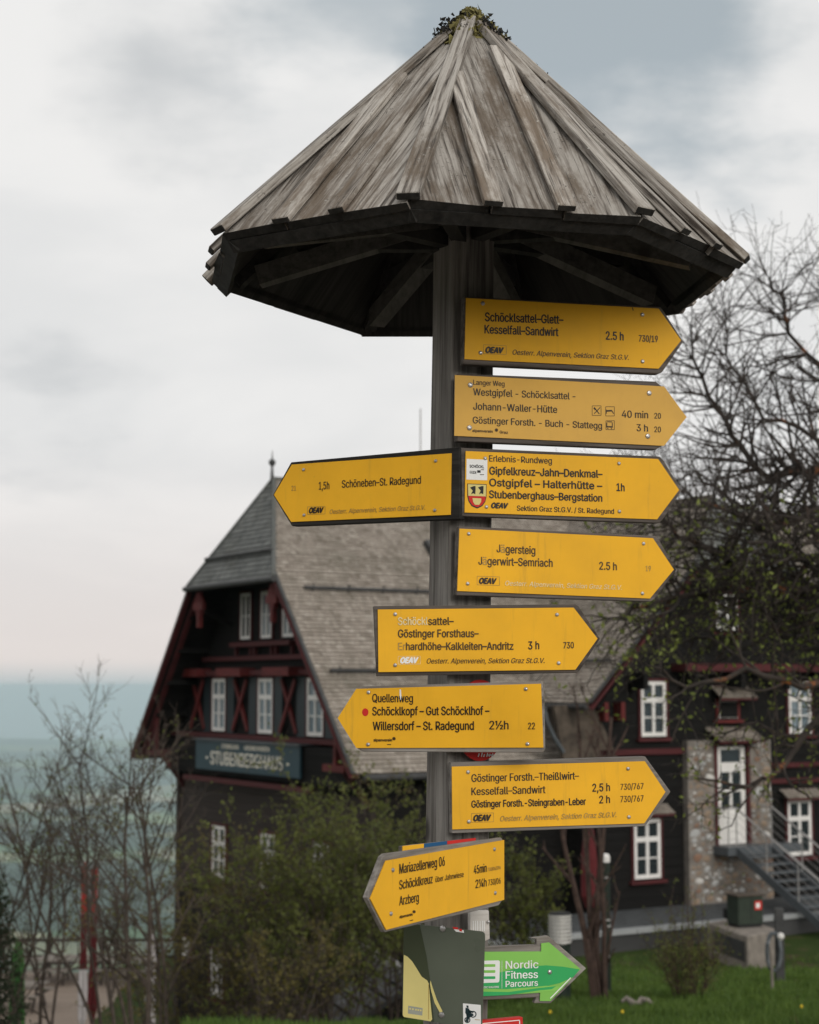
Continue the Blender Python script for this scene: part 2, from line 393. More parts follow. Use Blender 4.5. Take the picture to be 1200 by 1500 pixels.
def text_data(s, offset=0., shear=0.):
    """outline of a line of lettering; each closed contour is filled by itself (with its own counters), overlapping strokes on separate layers"""
    k = (s, shear)
    if k in _tx: return _tx[k]
    c = bpy.data.curves.new('t', 'FONT'); c.body = s; c.size = 1; c.shear = shear
    if FONT: c.font = FONT
    o = bpy.data.objects.new('t', c); COL.objects.link(o)
    bpy.context.view_layer.update()
    dg = bpy.context.evaluated_depsgraph_get()
    cu = o.evaluated_get(dg).to_curve(dg)
    loops = []
    for sp_ in cu.splines:
        bp = sp_.bezier_points; n = len(bp); pts = []
        if n < 3 and n < 2: continue
        for i in range(n):
            a, b_ = bp[i], bp[(i + 1) % n]
            straight = (a.handle_right - a.co).cross(b_.co - a.co).length < 1e-5 and (b_.handle_left - b_.co).cross(b_.co - a.co).length < 1e-5
            seg = [a.co, b_.co] if straight else interpolate_bezier(a.co, a.handle_right, b_.handle_left, b_.co, 5)
            for p in seg[:-1]:
                if not pts or (Vector(p[:2]) - pts[-1]).length > 1e-4: pts.append(Vector(p[:2]))
        if len(pts) > 2 and (pts[0] - pts[-1]).length < 1e-4: pts.pop()
        if len(pts) < 3: continue
        ar = sum(pts[i].x * pts[(i + 1) % len(pts)].y - pts[(i + 1) % len(pts)].x * pts[i].y for i in range(len(pts))) / 2
        loops.append((ar, pts))
    o.evaluated_get(dg).to_curve_clear(); bpy.data.objects.remove(o); bpy.data.curves.remove(c)
    big = max(loops, key=lambda l: abs(l[0]))[0]; sgn = 1 if big > 0 else -1
    def inside(p, poly):
        r = False; n = len(poly)
        for i in range(n):
            a, b_ = poly[i], poly[i - 1]
            if (a.y > p.y) != (b_.y > p.y) and p.x < (b_.x - a.x) * (p.y - a.y) / (b_.y - a.y) + a.x: r = not r
        return r
    outs = [l for l in loops if l[0] * sgn > 0]; holes = [l for l in loops if l[0] * sgn <= 0]
    V, F = [], []
    for q, (ar, pts) in enumerate(outs):
        hs = []
        for h in holes:
            own = [x for x in outs if inside(h[1][0], x[1])]
            if own and min(own, key=lambda x: abs(x[0]))[1] is pts: hs.append(h[1])
        polys = [[p.to_3d() for p in pts]] + [[p.to_3d() for p in h] for h in hs]
        flat = [p for pl in polys for p in pl]; tr = tessellate_polygon(polys); o0 = len(V)
        V += [(p.x, p.y, q % 4) for p in flat]
        for t_ in tr:
            a, b_, c_ = (flat[i] for i in t_)
            if abs((b_ - a).cross(c_ - a).z) > 1e-9: F.append(tuple(i + o0 for i in t_))
    _tx[k] = (V, F); return _tx[k]
_h = text_data('H'); CAPH = max(p[1] for p in _h[0]) - min(p[1] for p in _h[0])

# ------------------------------------------------------------------ terrain and haze
def sst(a, b, x):
    t = min(1, max(0, (x - a) / (b - a))); return t * t * (3 - 2 * t)
def ground_h(x, y):
    d = math.hypot(x, y)
    h = -.132 * (max(min(y, 36), -60) - 4.2)
    if y > 36: h = -4.2
    h -= 3.45 * sst(2.2, -2.5, x) * sst(16, 33, y)
    h -= 1.2 * sst(-6, -14, x) * sst(20, 45, y)
    if d < 70: h += .05 * noise.noise(Vector((x * .5, y * .5, 0)))
    if d > 62:
        f = sst(62, 2600, d) ** .62
        h = h * (1 - f) + (-720) * f
        k = sst(1500, 5000, d)
        h += k * 70 * noise.noise(Vector((x / 2600, y / 2600, 3)))
        h += sst(7000, 15000, d) * 240 * max(0, noise.noise(Vector((x / 7000, y / 7000, 9.3))) + .12)
    return h
tm = MB()
rings = [0.0]; r = 2.
while r < 24000: rings.append(r); r *= 1.045 if r < 120 else 1.06
rings.append(24000)
NA = 240
angs = [2 * math.pi * i / NA for i in range(NA)]
tm.v = [(0, 0, ground_h(0, 0))]
for r in rings[1:]:
    for a in angs: tm.v.append((r * math.sin(a), r * math.cos(a), ground_h(r * math.sin(a), r * math.cos(a))))
for j in range(NA): tm.f.append((0, 1 + (j + 1) % NA, 1 + j))
for i in range(len(rings) - 2):
    for j in range(NA):
        a = 1 + i * NA; b = a + NA; k = (j + 1) % NA
        tm.f.append((a + j, a + k, b + k, b + j))
tm.tone = [0.] * len(tm.f)
mt, t, b = newmat('grass_ground_and_far_fields')
g = nd(t, 'ShaderNodeNewGeometry')
near = rampn(t, noi(t, g.outputs['Position'], .9, 8, .7), [(.3, (.02, .035, .01)), (.52, (.035, .055, .014)), (.62, (.075, .06, .035)), (.75, (.11, .09, .06))])
vo = nd(t, 'ShaderNodeTexVoronoi'); t.links.new(g.outputs['Position'], vo.inputs['Vector']); vo.inputs['Scale'].default_value = 1 / 420
sepc = nd(t, 'ShaderNodeSeparateColor'); t.links.new(vo.outputs['Color'], sepc.inputs[0])
fields = rampn(t, sepc.outputs[0], [(0, (.03, .055, .02)), (.35, (.09, .16, .05)), (.6, (.2, .25, .1)), (.8, (.34, .28, .18)), (1, (.05, .09, .03))])
forest = smooth(t, noi(t, g.outputs['Position'], 1 / 1600, 6, .6), .47, .53)
far = mixn(t, forest, fields, (.02, .035, .015))
sx = nd(t, 'ShaderNodeVectorMath', operation='LENGTH'); t.links.new(g.outputs['Position'], sx.inputs[0])
df = smooth(t, sx.outputs['Value'], 2200, 3600)
mid = rampn(t, noi(t, g.outputs['Position'], 1 / 90, 7, .7), [(.4, (.018, .03, .012)), (.62, (.05, .07, .03))])
bounce_ground = rampn(t, noi(t, g.outputs['Position'], 14, 8, .75), [(.35, (.10, .085, .07)), (.5, (.2, .18, .155)), (.68, (.33, .31, .28))])
wob = nd(t, 'ShaderNodeMath', operation='MULTIPLY_ADD'); t.links.new(noi(t, g.outputs['Position'], .7, 4, .6), wob.inputs[0]); wob.inputs[1].default_value = 4; t.links.new(sx.outputs['Value'], wob.inputs[2])
near = mixn(t, smooth(t, wob.outputs[0], 10.5, 12), bounce_ground, near)          # stony grey ground added out of view round the signpost, bouncing neutral light upward
nm = mixn(t, smooth(t, sx.outputs['Value'], 70, 200), near, mid)
t.links.new(mixn(t, df, nm, far), b.inputs['Base Color'])
b.inputs['Roughness'].default_value = 1; b.inputs['Specular IOR Level'].default_value = .05
terr = tm.build('terrain', mt, smooth_=True); tag(terr, kind='structure')

hz = MB().mm((-24200, -24200, -900), (24200, 24200, 9.5)).build('haze', None); tag(hz, kind='stuff')
mh = bpy.data.materials.new('haze_air'); mh.use_nodes = True; th = mh.node_tree; th.nodes.clear()
ho = th.nodes.new('ShaderNodeOutputMaterial'); pv = th.nodes.new('ShaderNodeVolumePrincipled')
pv.inputs['Color'].default_value = (.78, .93, 1, 1); pv.inputs['Density'].default_value = 8e-5; pv.inputs['Anisotropy'].default_value = .7
th.links.new(pv.outputs[0], ho.inputs['Volume']); hz.data.materials.append(mh)

# ------------------------------------------------------------------ signpost with its octagonal shingle-board roof
LEAN = .014
TOPZ = 2.617
base = Vector((at(661, 1956, 4.2).x, 4.2, 0))
post = thing('signpost', 'weathered wooden signpost with octagonal plank roof carrying the direction signs', 'signpost', base)
post.rotation_euler = (0, LEAN, 0)
RINV = Matrix.Rotation(-LEAN, 4, 'Y') @ Matrix.Translation(-base)
def PL(p): return RINV @ Vector(p)
AX, PW = 0.0, .118
pm = MB()
rot = Matrix.Rotation(R(25), 3, 'Z')
segs = 12
for i in range(segs + 1):
    z = -.1 + 3.05 * i / segs
    w = PW / 2 + .0015 * random.uniform(-1, 1)
    for sx_, sy_ in ((-1, -1), (1, -1), (1, 1), (-1, 1)):
        pm.v.append(tuple(rot @ Vector((sx_ * w, sy_ * w, 0)) + Vector((0, 0, z))))
for i in range(segs):
    for j in range(4): pm.f.append((i * 4 + j, i * 4 + (j + 1) % 4, i * 4 + 4 + (j + 1) % 4, i * 4 + 4 + j))
pm.f += [(3, 2, 1, 0), (segs * 4, segs * 4 + 1, segs * 4 + 2, segs * 4 + 3)]; pm.tone = [0.] * len(pm.f)
# the post mesh is modelled with its grain along local Y, so build it lying and stand it up
lay = Matrix.Rotation(R(-90), 4, 'X')
pm.v = [tuple(lay @ Vector(v)) for v in pm.v]
po = pm.build('post', W_post, post, bevel=.004); po.matrix_local = Matrix.Rotation(R(90), 4, 'X')

eave_px = {0: (597, 292), 1: (945, 314), 2: (1095, 384), -1: (318, 342), -2: (303, 415), -3: (525, 487)}
EV = {k: at_z(x, y, TOPZ) for k, (x, y) in eave_px.items()}
cx_, cy_ = .1615, 4.2
for k in (3, 4):
    a = -.2625 + k * math.pi / 4; EV[k] = Vector((cx_ + .689 * math.sin(a), cy_ - .689 * math.cos(a), TOPZ + .0))
for k in EV: EV[k] = Vector((cx_, cy_, TOPZ)) + (EV[k] - Vector((cx_, cy_, TOPZ))) * .982
EVL = [PL(EV[k]) for k in (-3, -2, -1, 0, 1, 2, 3, 4)]      # in order round the roof
APEX = PL(at(690, 28, 4.2))
def frame_y(o, ex, ey):
    ey = ey.normalized(); ez = ex.cross(ey).normalized(); ex = ey.cross(ez)
    m = Matrix((ex, ey, ez)).transposed().to_4x4(); m.translation = o; return m
def frame(o, ex, ey):
    ex = ex.normalized(); ez = ex.cross(ey).normalized(); ey = ez.cross(ex)
    m = Matrix((ex, ey, ez)).transposed().to_4x4(); m.translation = o; return m
PT = .02
def endgrain(o, ymax):      # the sooty, rotted ends of boards at the eave
    o.data.materials.append(W_under)
    for p in o.data.polygons:
        if all(o.data.vertices[i].co.y < ymax for i in p.vertices): p.material_index = 1
for i in range(8):
    A, B = EVL[i], EVL[(i + 1) % 8]
    mid_ = (A + B) / 2; ex = (B - A); Lw = ex.length; up = APEX - mid_
    fr = frame(mid_, ex, up); inv = fr.inverted()
    H = (inv @ APEX).y; ax = (inv @ APEX).x
    # three boards: joints at u = -.15 L and +.15 L (nearly parallel to the fall line)
    j0 = (-.15 * Lw + random.uniform(-.01, .01), .15 * Lw + random.uniform(-.01, .01))
    def hipx(y, s): return ax * y / H + s * (Lw / 2) * (1 - y / H)
    def clipx(x, y): return max(hipx(y, -1) + .0015, min(hipx(y, 1) - .0015, x))
    def edge(s, y):   # board-joint line, fanning in slightly
        return j0[s] * (1 - .28 * y / H) + ax * .28 * y / H
    ys = [0, .2 * H, .45 * H, .6 * H, .7 * H, .8 * H, .9 * H, .985 * H]
    for bi in range(3):
        ov = random.uniform(-.004, .007)
        pts_l, pts_r = [], []
        for y in ys:
            yy = y - ov if y == 0 else y
            xl = hipx(y, -1) + .0025 if bi == 0 else clipx(edge(bi - 1, y) + .0025, y)
            xr = hipx(y, 1) - .0025 if bi == 2 else clipx(edge(bi, y) - .0025, y)
            if xr - xl < .004: break
            pts_l.append((xl, yy)); pts_r.append((xr, yy))
        m = MB(); dz = random.uniform(-.002, .004); tl = random.uniform(-.004, .004)
        out = pts_l + pts_r[::-1]
        outl = [Vector((x, y, dz + tl * (1 if k >= len(pts_l) else -1))) for k, (x, y) in enumerate(out)][::-1]
        n = len(outl); lo_ = [p - Vector((0, 0, PT)) for p in outl]
        k2 = len(pts_l)
        vs_ = []; 
        for (xl, y), (xr, _) in zip(pts_l, pts_r):
            vs_ += [(xl, y, dz - tl), (xr, y, dz + tl), (xr, y, dz - PT), (xl, y, dz - PT)]
        fs = []
        for q in range(k2 - 1):
            for e in range(4): fs.append((q * 4 + e, q * 4 + (e + 1) % 4, q * 4 + 4 + (e + 1) % 4, q * 4 + 4 + e))
        fs += [(3, 2, 1, 0), ((k2 - 1) * 4, (k2 - 1) * 4 + 1, (k2 - 1) * 4 + 2, (k2 - 1) * 4 + 3)]
        m.add(vs_, fs)
        o = m.build('plank', W_roof, post); endgrain(o, .004); o.matrix_local = fr
        # underside lining, in darker wood than the planks above
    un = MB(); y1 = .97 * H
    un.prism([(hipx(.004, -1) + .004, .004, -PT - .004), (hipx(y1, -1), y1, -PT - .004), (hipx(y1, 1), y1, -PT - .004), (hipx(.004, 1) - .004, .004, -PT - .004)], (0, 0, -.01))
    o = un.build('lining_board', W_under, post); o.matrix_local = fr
    # two battens over the joints
    for s in (0, 1):
        y_end = H
        for q in range(60):
            y = H * q / 60
            if abs(edge(s, y) - ax * y / H) > (Lw / 2) * (1 - y / H) - .014: y_end = y; break
        m = MB(); bw = .021 + random.uniform(-.002, .002)
        p0 = Vector((edge(s, 0), -.012, .0)); p1 = Vector((edge(s, y_end), y_end, 0))
        d = (p1 - p0); nrm = Vector((d.y, -d.x, 0)).normalized() * bw
        m.prism([p0 - nrm + Vector((0, 0, .006)), p0 + nrm + Vector((0, 0, .006)), p1 + nrm + Vector((0, 0, .006)), p1 - nrm + Vector((0, 0, .006))], (0, 0, .016))
        o = m.build('batten', W_roof, post, bevel=.002); endgrain(o, -.009); o.matrix_local = fr
    # fascia under the eave
    back = (fr @ Vector((0, 0, 0))).y > 0
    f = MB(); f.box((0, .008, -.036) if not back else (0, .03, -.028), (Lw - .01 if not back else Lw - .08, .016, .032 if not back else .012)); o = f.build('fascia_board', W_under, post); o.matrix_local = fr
# hip battens
for i in range(8):
    A = EVL[i]; A2 = A + (A - APEX).normalized() * .004
    nA = (EVL[(i + 1) % 8] - EVL[i - 1]).normalized(); dirn = (APEX - A)
    fr = frame_y(A2, nA, dirn); l = dirn.length
    m = MB(); w = .026; k = l * (.97 - .025 * (i % 3)); m.prism([(-w, 0, .004), (w, 0, .004), (w * .75, k, .004), (-w * .75, k, .004)], (0, 0, .019))
    o = m.build('batten', W_roof, post, bevel=.002); endgrain(o, 0.003); o.matrix_local = fr
    # rafter and brace below
    ctr = Vector((0, 0, 0))
    hd = Vector((A.x - APEX.x, A.y - APEX.y, 0)).normalized()
    top = APEX + Vector((0, 0, -.12)); low_ = A + Vector((-hd.x * .06, -hd.y * .06, .005))
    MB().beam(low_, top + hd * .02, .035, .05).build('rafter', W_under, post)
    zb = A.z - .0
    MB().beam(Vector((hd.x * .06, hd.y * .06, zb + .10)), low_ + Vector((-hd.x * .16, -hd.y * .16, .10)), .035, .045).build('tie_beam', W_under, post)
    MB().beam(Vector((hd.x * .1, hd.y * .1, zb + .14)), low_ + Vector((-hd.x * .06, -hd.y * .06, .01)), .045, .05).build('brace', W_brace, post)
# moss and lichen round the peak
def clumps(name, mat, spots, parent, rr=(.006, .014)):
    m = MB()
    for p in spots:
        r = random.uniform(*rr)
        for q in range(5):
            c = Vector(p) + Vector([random.uniform(-r, r) for _ in range(3)])
            a = [c + Vector((random.gauss(0, 1), random.gauss(0, 1), random.gauss(0, 1))).normalized() * r * random.uniform(.5, 1) for _ in range(4)]
            m.add(a, [(0, 1, 2), (0, 2, 3), (0, 3, 1), (1, 3, 2)])
    o = m.build(name, mat, parent); tag(o, kind='stuff'); return o
sp = []
for _ in range(1700):
    t_ = random.random() ** 1.2 * .13; a = random.uniform(0, 2 * math.pi)
    i = random.randrange(8); A, B = EVL[i], EVL[(i + 1) % 8]; q = A.lerp(B, random.random())
    if t_ > .075 and random.random() < .8: continue
    p = APEX.lerp(q, t_); sp.append(p + Vector((0, 0, .010)))
clumps('moss', MOSS, sp, post, (.008, .016))
clumps('lichen', MOSSD, [APEX.lerp(EVL[random.choice((1, 2, 2, 4, 5))], random.uniform(.03, .13)) + Vector((random.gauss(0, .012), random.gauss(0, .012), .018)) for _ in range(160)], post, (.005, .012))
sp = []
for _ in range(220):
    i, tmax = random.choice([(2, .2), (3, .12), (5, .32), (5, .3), (4, .14)]); p = APEX.lerp(EVL[i], random.uniform(.04, tmax)); sp.append(p + Vector((random.gauss(0, .006), random.gauss(0, .006), .016 + random.uniform(0, .006))))
clumps('lichen', MOSSD, sp, post, (.003, .008))
m = MB(); m.lathe([(.03, -.05), (.024, -.01), (.002, .012)], 8, APEX); m.build('finial', W_roof, post)

# ------------------------------------------------------------------ signs
CORNER = (.110, 4.112)
def corner_at(pz): return CORNER[0] + LEAN * (pz - 1.9), CORNER[1]
class Sign:
    def __init__(s, name, label, yaw, pyc, cat='sign', point=None, group=None):
        z = at(670, pyc, 4.12).z
        if point is None: point = corner_at(z)
        s.yaw = R(yaw); s.o = Vector((point[0], point[1], z))
        s.e1 = Vector((math.cos(s.yaw), math.sin(s.yaw), 0)); s.n = Vector((math.sin(s.yaw), -math.cos(s.yaw), 0))
        s.o = s.o + s.n * .036                                  # front face of the plate
        s.root = thing(name, label, cat, s.o, s.yaw, group)
        s.ink = {}
    def loc(s, px, py):
        d = ray(px, py); t_ = (s.o - CAM).dot(s.n) / d.dot(s.n); q = CAM + d * t_ - s.o
        return q.dot(s.e1), q.z, t_
    def poly(s, pts, y0, th, name, mat, bevel=0, parent=None):
        a = [s.loc(*p) for p in pts]
        m = MB(); m.prism([(u, y0, w) for u, w, _ in a], (0, th, 0))
        return m.build(name, mat, parent or s.root, bevel=bevel)
    def board(s, pts, mat=None, th=.026):
        # grain runs along local Y of the material: build rotated
        a = [s.loc(*p) for p in pts]
        m = MB(); m.prism([(w, u, 0) for u, w, _ in a], (0, 0, th))      # (across, along, depth)
        o = m.build('board', mat or W_board, s.root, bevel=.0015)
        M4 = Matrix(((0, 1, 0, 0), (0, 0, 1, .0035), (1, 0, 0, 0), (0, 0, 0, 1)))
        o.matrix_local = M4; return o
    def plate(s, pts, mat): return s.poly(pts, 0, .0025, 'plate', mat)
    def screws(s, pts, r=.0055):
        for i, p in enumerate(pts):
            u, w, _ = s.loc(*p)
            m = MB(); m.lathe([(r, 0), (r * .8, .0022), (r * .3, .0032)], 8)
            m.v = [(u + x, -z - .0005, w + y) for x, y, z in m.v]
            m.f = [tuple(reversed(f)) for f in m.f]
            m.build('screw', STEEL, s.root)
    def get(s, mat):
        if mat.name not in s.ink: s.ink[mat.name] = (MB(), mat)
        return s.ink[mat.name][0]
    def text(s, t_, x0, y0, x1, y1, cap, mat=None, bold=.006, shear=0., dep=.0008):
        mat = mat or INK
        v, f = text_data(t_, 0, shear)
        xs = [p[0] for p in v]; bx0, bx1 = min(xs), max(xs)
        a = s.loc(x0, y0); b_ = s.loc(x1, y1); sc = cap * a[2] / 2500 / CAPH
        m = MB(); bold += .012          # weight: the same outline laid side by side, each a hair above the last
        offs = [(0, 0), (-bold, 0), (bold, 0)] + ([(0, bold * .7), (0, -bold * .7)] if bold > .014 else [])
        for q, (ox, oy) in enumerate(offs):
            m.add([(a[0] + (x - bx0) / (bx1 - bx0) * (b_[0] - a[0]) + ox * sc, -dep - q * .00012 - ly * .00003, a[1] + (x - bx0) / (bx1 - bx0) * (b_[1] - a[1]) + (y + oy) * sc) for x, y, ly in v], f)
        m.build('lettering', mat, s.root)
    def shape(s, pts, mat, dep=.0006):
        a = [s.loc(*p) for p in pts]; s.get(mat).add([(u, -dep, w) for u, w, _ in a], [tuple(range(len(a)))])
    def line(s, x0, y0, x1, y1, w, mat, dep=.0007):
        d = Vector((x1 - x0, y1 - y0)).normalized(); n = Vector((-d.y, d.x)) * w / 2
        s.shape([(x0 + n.x, y0 + n.y), (x1 + n.x, y1 + n.y), (x1 - n.x, y1 - n.y), (x0 - n.x, y0 - n.y)], mat, dep)
    def frame(s, x0, y0, x1, y1, mat, w=.6, sl=0.):
        k = sl * (x1 - x0)
        s.line(x0, y0, x1, y0 + k, w, mat); s.line(x0, y1, x1, y1 + k, w, mat); s.line(x0, y0, x0, y1, w, mat); s.line(x1, y0 + k, x1, y1 + k, w, mat)
    def done(s):
        names = {INK.name: 'lettering', INK2.name: 'thin_lettering', INK3.name: 'faded_lettering', INKW.name: 'flaking_lettering'}
        for k, (m, mat) in s.ink.items(): m.build(names.get(k, 'print'), mat, s.root)
OES = 'Oesterr. Alpenverein, Sektion Graz St.G.V.'
def logo(s, x0, y0, x1, y1, tx0, tx1, tb, cap, sl=0., mat=None):
    s.frame(x0, y0, x1, y1, INK3 if mat is None else INKW, .6, sl)
    s.text('OEAV', tx0, tb, tx1, tb + sl * (tx1 - tx0), cap, mat or INK, .05, .3)
def star(s, x, y, r, mat):
    for k in range(5):
        a = math.pi * k / 5; s.line(x - r * math.cos(a), y - r * math.sin(a), x + r * math.cos(a), y + r * math.sin(a), 1.0, mat)

# 1
s = Sign('direction_sign', 'topmost yellow arrow sign, shaded by the roof, reading Schöcklsattel-Glett-Kesselfall-Sandwirt 2.5 h', 15, 490)
s.board([(681, 434), (968, 449), (973, 455), (1002, 500), (971, 545), (966, 547), (679, 533)])
s.plate([(683, 436.5), (965, 452), (998, 498.5), (965, 540), (680.7, 526)], P_yellow)
s.text('Schöcklsattel–Glett–', 710.7, 470.5, 825, 474.5, 13); s.text('Kesselfall–Sandwirt', 710, 488.3, 817.7, 492.5, 12.6)
s.text('2.5 h', 887.7, 497.5, 913.3, 498.7, 12.4); s.text('730/19', 936, 500.3, 963.5, 501.3, 9.6, INK2, .004)
logo(s, 708.3, 505, 741.7, 518, 711.7, 737.5, 516.5, 8.5, .04); s.text(OES, 751, 519.5, 921, 527.3, 7.6, INK2, 0, .25)
s.line(926.5, 450.5, 927.5, 455, 1.3, INK)
s.screws([(707.3, 444.5), (704, 517), (941, 461), (941.3, 529.5)]); s.done()
# 2
s = Sign('direction_sign', 'paler ochre arrow sign reading Langer Weg, Westgipfel, Johann-Waller-Hütte, 40 min and 3 h', 18, 602)
s.board([(671, 547), (962, 558.5), (971, 566), (1000, 611), (971, 653), (962, 658), (671, 646)], W_board)
s.plate([(666.7, 549.3), (973, 566), (1006, 611), (973, 653), (665.7, 638.3)], P_ochre)
s.text('Langer Weg', 693.3, 563.6, 739, 566, 7.6, INK2, .002); s.text('Westgipfel - Schöcklsattel -', 693.3, 579, 842.7, 585.5, 10.4, INK, 0)
s.text('Johann-Waller-Hütte', 693.3, 600, 816, 605, 10.6, INK, 0); s.text('Göstinger Forsth. - Buch - Stattegg', 692.7, 620, 881.7, 628.3, 10, INK, 0)
s.text('40 min', 911, 611.5, 949.3, 612.8, 10.6, INK, 0); s.text('20', 958.7, 613, 968, 613.4, 8.4, INK, 0)
s.text('3 h', 932.7, 631.5, 949, 632.2, 10.4, INK, 0); s.text('20', 958.7, 633, 968, 633.4, 8.4, INK, 0)
s.frame(867.5, 594.5, 880.5, 608.5, INK2, .7); s.line(870.5, 597, 878, 606.5, 1.2, INK); s.line(879, 597, 870.5, 606, 1.2, INK)
s.line(870, 597.2, 872.5, 600, 2.4, INK)
s.frame(887.3, 595.8, 900, 609.3, INK2, .7); s.line(888.5, 602, 896.5, 601.6, 2.4, INK); s.line(896, 601.4, 899, 606, 1.2, INK); s.line(888.4, 600, 888.4, 606, .9, INK)
s.frame(887.7, 616.3, 900, 629.3, INK2, .7)
for q in [(889.5, 617.8, 896.5, 618.2), (889, 619, 889, 626.5), (897, 619, 897, 626.5)]: s.line(*q, 1.1, INK)
s.line(889, 625, 897, 625.5, 2, INK); s.line(889.6, 627.6, 891.2, 627.7, 1.3, INK); s.line(895, 627.8, 896.6, 628, 1.3, INK)
s.text('alpenverein', 692, 632.6, 721.7, 634, 4, INK2, .01); star(s, 727.3, 630, 2.6, INK2); s.text('Graz', 732, 634.8, 744, 635.6, 4, INK2, .01)
s.screws([(689, 564), (687.7, 626.7), (951, 576), (949, 639)], .007); s.done()
# 3 right
s = Sign('direction_sign', 'yellow arrow sign pointing right with red shield and white sticker, reading Gipfelkreuz-Jahn-Denkmal-Ostgipfel 1h', 18, 708)
s.board([(675, 655.5), (968, 668.5), (973, 674), (1000, 718), (972, 761), (966.7, 766), (673, 755.5)], W_board)
s.plate([(682.3, 660.7), (964.3, 672.3), (995, 717.7), (962.7, 760.7), (680.7, 750.7)], P_yellow)
s.text('Erlebnis-Rundweg', 716.7, 675.9, 808.3, 679.4, 9.2, INK, 0)
s.text('Gipfelkreuz–Jahn–Denkmal–', 717, 695, 882.3, 699.8, 11.4, INK, .01); s.text('Ostgipfel – Halterhütte –', 717, 712, 882, 717, 11, INK, .01)
s.text('Stubenberghaus–Bergstation', 716.7, 729.3, 882, 734.8, 11, INK, .01); s.text('1h', 903.3, 719, 914.7, 719.6, 11.2)
s.text('OEAV', 720, 744, 744, 744.8, 7.6, INK, .05, .3); s.text('Sektion Graz St.G.V. / St. Radegund', 757.3, 748, 899.3, 752.8, 7.6, INK, .002)
s.shape([(683.6, 672.2), (714, 673.6), (713.7, 703.6), (683.2, 702.4)], P_white, .0005)
s.text('SCHÖCKL', 688, 684.8, 709, 685.8, 4, C_black, .01); s.text('GUIDE', 688, 693.6, 698, 694.2, 4, C_black, .0)
s.shape([(699, 688.8), (704, 689), (704, 692.6), (699, 692.4)], C_black, .0009); s.line(704.5, 688, 709, 688.2, 1, INK2, .0009); s.line(703, 695.2, 709, 695.4, 1, INK2, .0009)
sh = [(684.5, 708.3), (713, 709.4), (712.6, 728.5), (711, 735), (706.5, 741.5), (699, 745), (691, 741.5), (686.3, 734.5), (684.6, 727.5)]
s.shape(sh, INK, .0005)
cxs, cys = 698.8, 725.5
s.shape([(cxs + (x - cxs) * .93, cys + (y - cys) * .94) for x, y in sh[:3]] + [(711, 727.2), (686, 726.2)], P_straw, .0008)
s.shape([(686, 726.4), (711.4, 727.4), (710.6, 733.5), (706, 739.8), (699, 743), (691.6, 739.8), (687.4, 733.5)], P_red, .0008)
for dx in (0, 11.6):
    s.shape([(688.6 + dx, 714), (694 + dx, 712), (696.6 + dx, 712.2), (696.6 + dx, 718), (696.2 + dx, 724), (692.8 + dx, 722.6), (690 + dx, 724.2), (692.4 + dx, 718.6), (690 + dx, 716)], C_black, .0011)
s.shape([(692, 729.6), (705, 730.2), (704.6, 735.6), (701.6, 739.6), (695.8, 739.4), (693, 735.4)], P_straw, .0011)
s.screws([(710.6, 671.4), (712.6, 742.6), (906.7, 679), (907.3, 749.3)], .005); s.done()
# 3 left
s = Sign('direction_sign', 'yellow arrow sign pointing left with dark rim, reading 1,5h Schöneben-St. Radegund', -27, 712)
s.board([(425.3, 676.8), (672, 654.7), (673.3, 760), (426.7, 770.5), (398.7, 724.8)], W_under)
s.plate([(427.5, 680.5), (661.3, 664), (660, 754), (426.7, 764.5), (401.3, 724.8)], P_yellow)
s.text('21', 427.5, 719, 434, 718.7, 7.4, INK3, 0); s.text('1,5h', 467.5, 717.3, 482.7, 716.6, 11.4, INK, -.002); s.text('Schöneben–St. Radegund', 501.3, 714.6, 616.8, 708.3, 11.2, INK, -.002)
logo(s, 450.7, 742.4, 476.5, 753.6, 453.5, 474, 751.6, 7.8, -.03); s.text(OES, 483.5, 753, 623.2, 746.6, 6.8, INK3, 0, .25)
s.screws([(445.3, 688), (445.9, 754.6), (638.7, 675.2), (637.3, 747.5)], .0045); s.done()
# 4
s = Sign('direction_sign', 'yellow arrow sign reading Jägersteig Jägerwirt-Semriach 2.5 h with half worn lettering', 18, 825)
s.board([(673, 770.5), (961.7, 785), (966, 790), (992, 834.3), (960, 877), (955, 881), (669.3, 871.9)], W_board)
s.plate([(673.3, 774.3), (956.7, 788.3), (987.3, 834.3), (952.3, 876.7), (670, 865.7)], P_yellow)
s.text('J', 727.7, 809, 732.6, 809.2, 11.6, INK2, .002); s.text('ä', 733.4, 809.4, 739.6, 809.7, 11.6, INK3, 0); s.text('gersteig', 740.8, 809.9, 784, 812, 11.6, INK2, .004)
s.text('J', 701, 827, 706, 827.2, 11.6, INK2, .002); s.text('ä', 707, 827.3, 713, 827.5, 11.6, INK3, 0); s.text('gerwirt–Semriach', 714.2, 827.5, 809.3, 830.3, 11.6, INK2, .004)
s.text('2.5 h', 878, 834.2, 903.3, 835.2, 11.2, INK2, .004); s.text('19', 946, 836.6, 953.3, 837, 8, INK3, 0)
logo(s, 699, 844, 731.7, 856.6, 702.3, 727, 854.6, 8, .03); s.text(OES, 740, 857.6, 910.7, 864, 7, INKW, 0, .25)
s.screws([(686.7, 782), (685, 855), (942.7, 796.3), (941, 869.3)], .005); s.done()
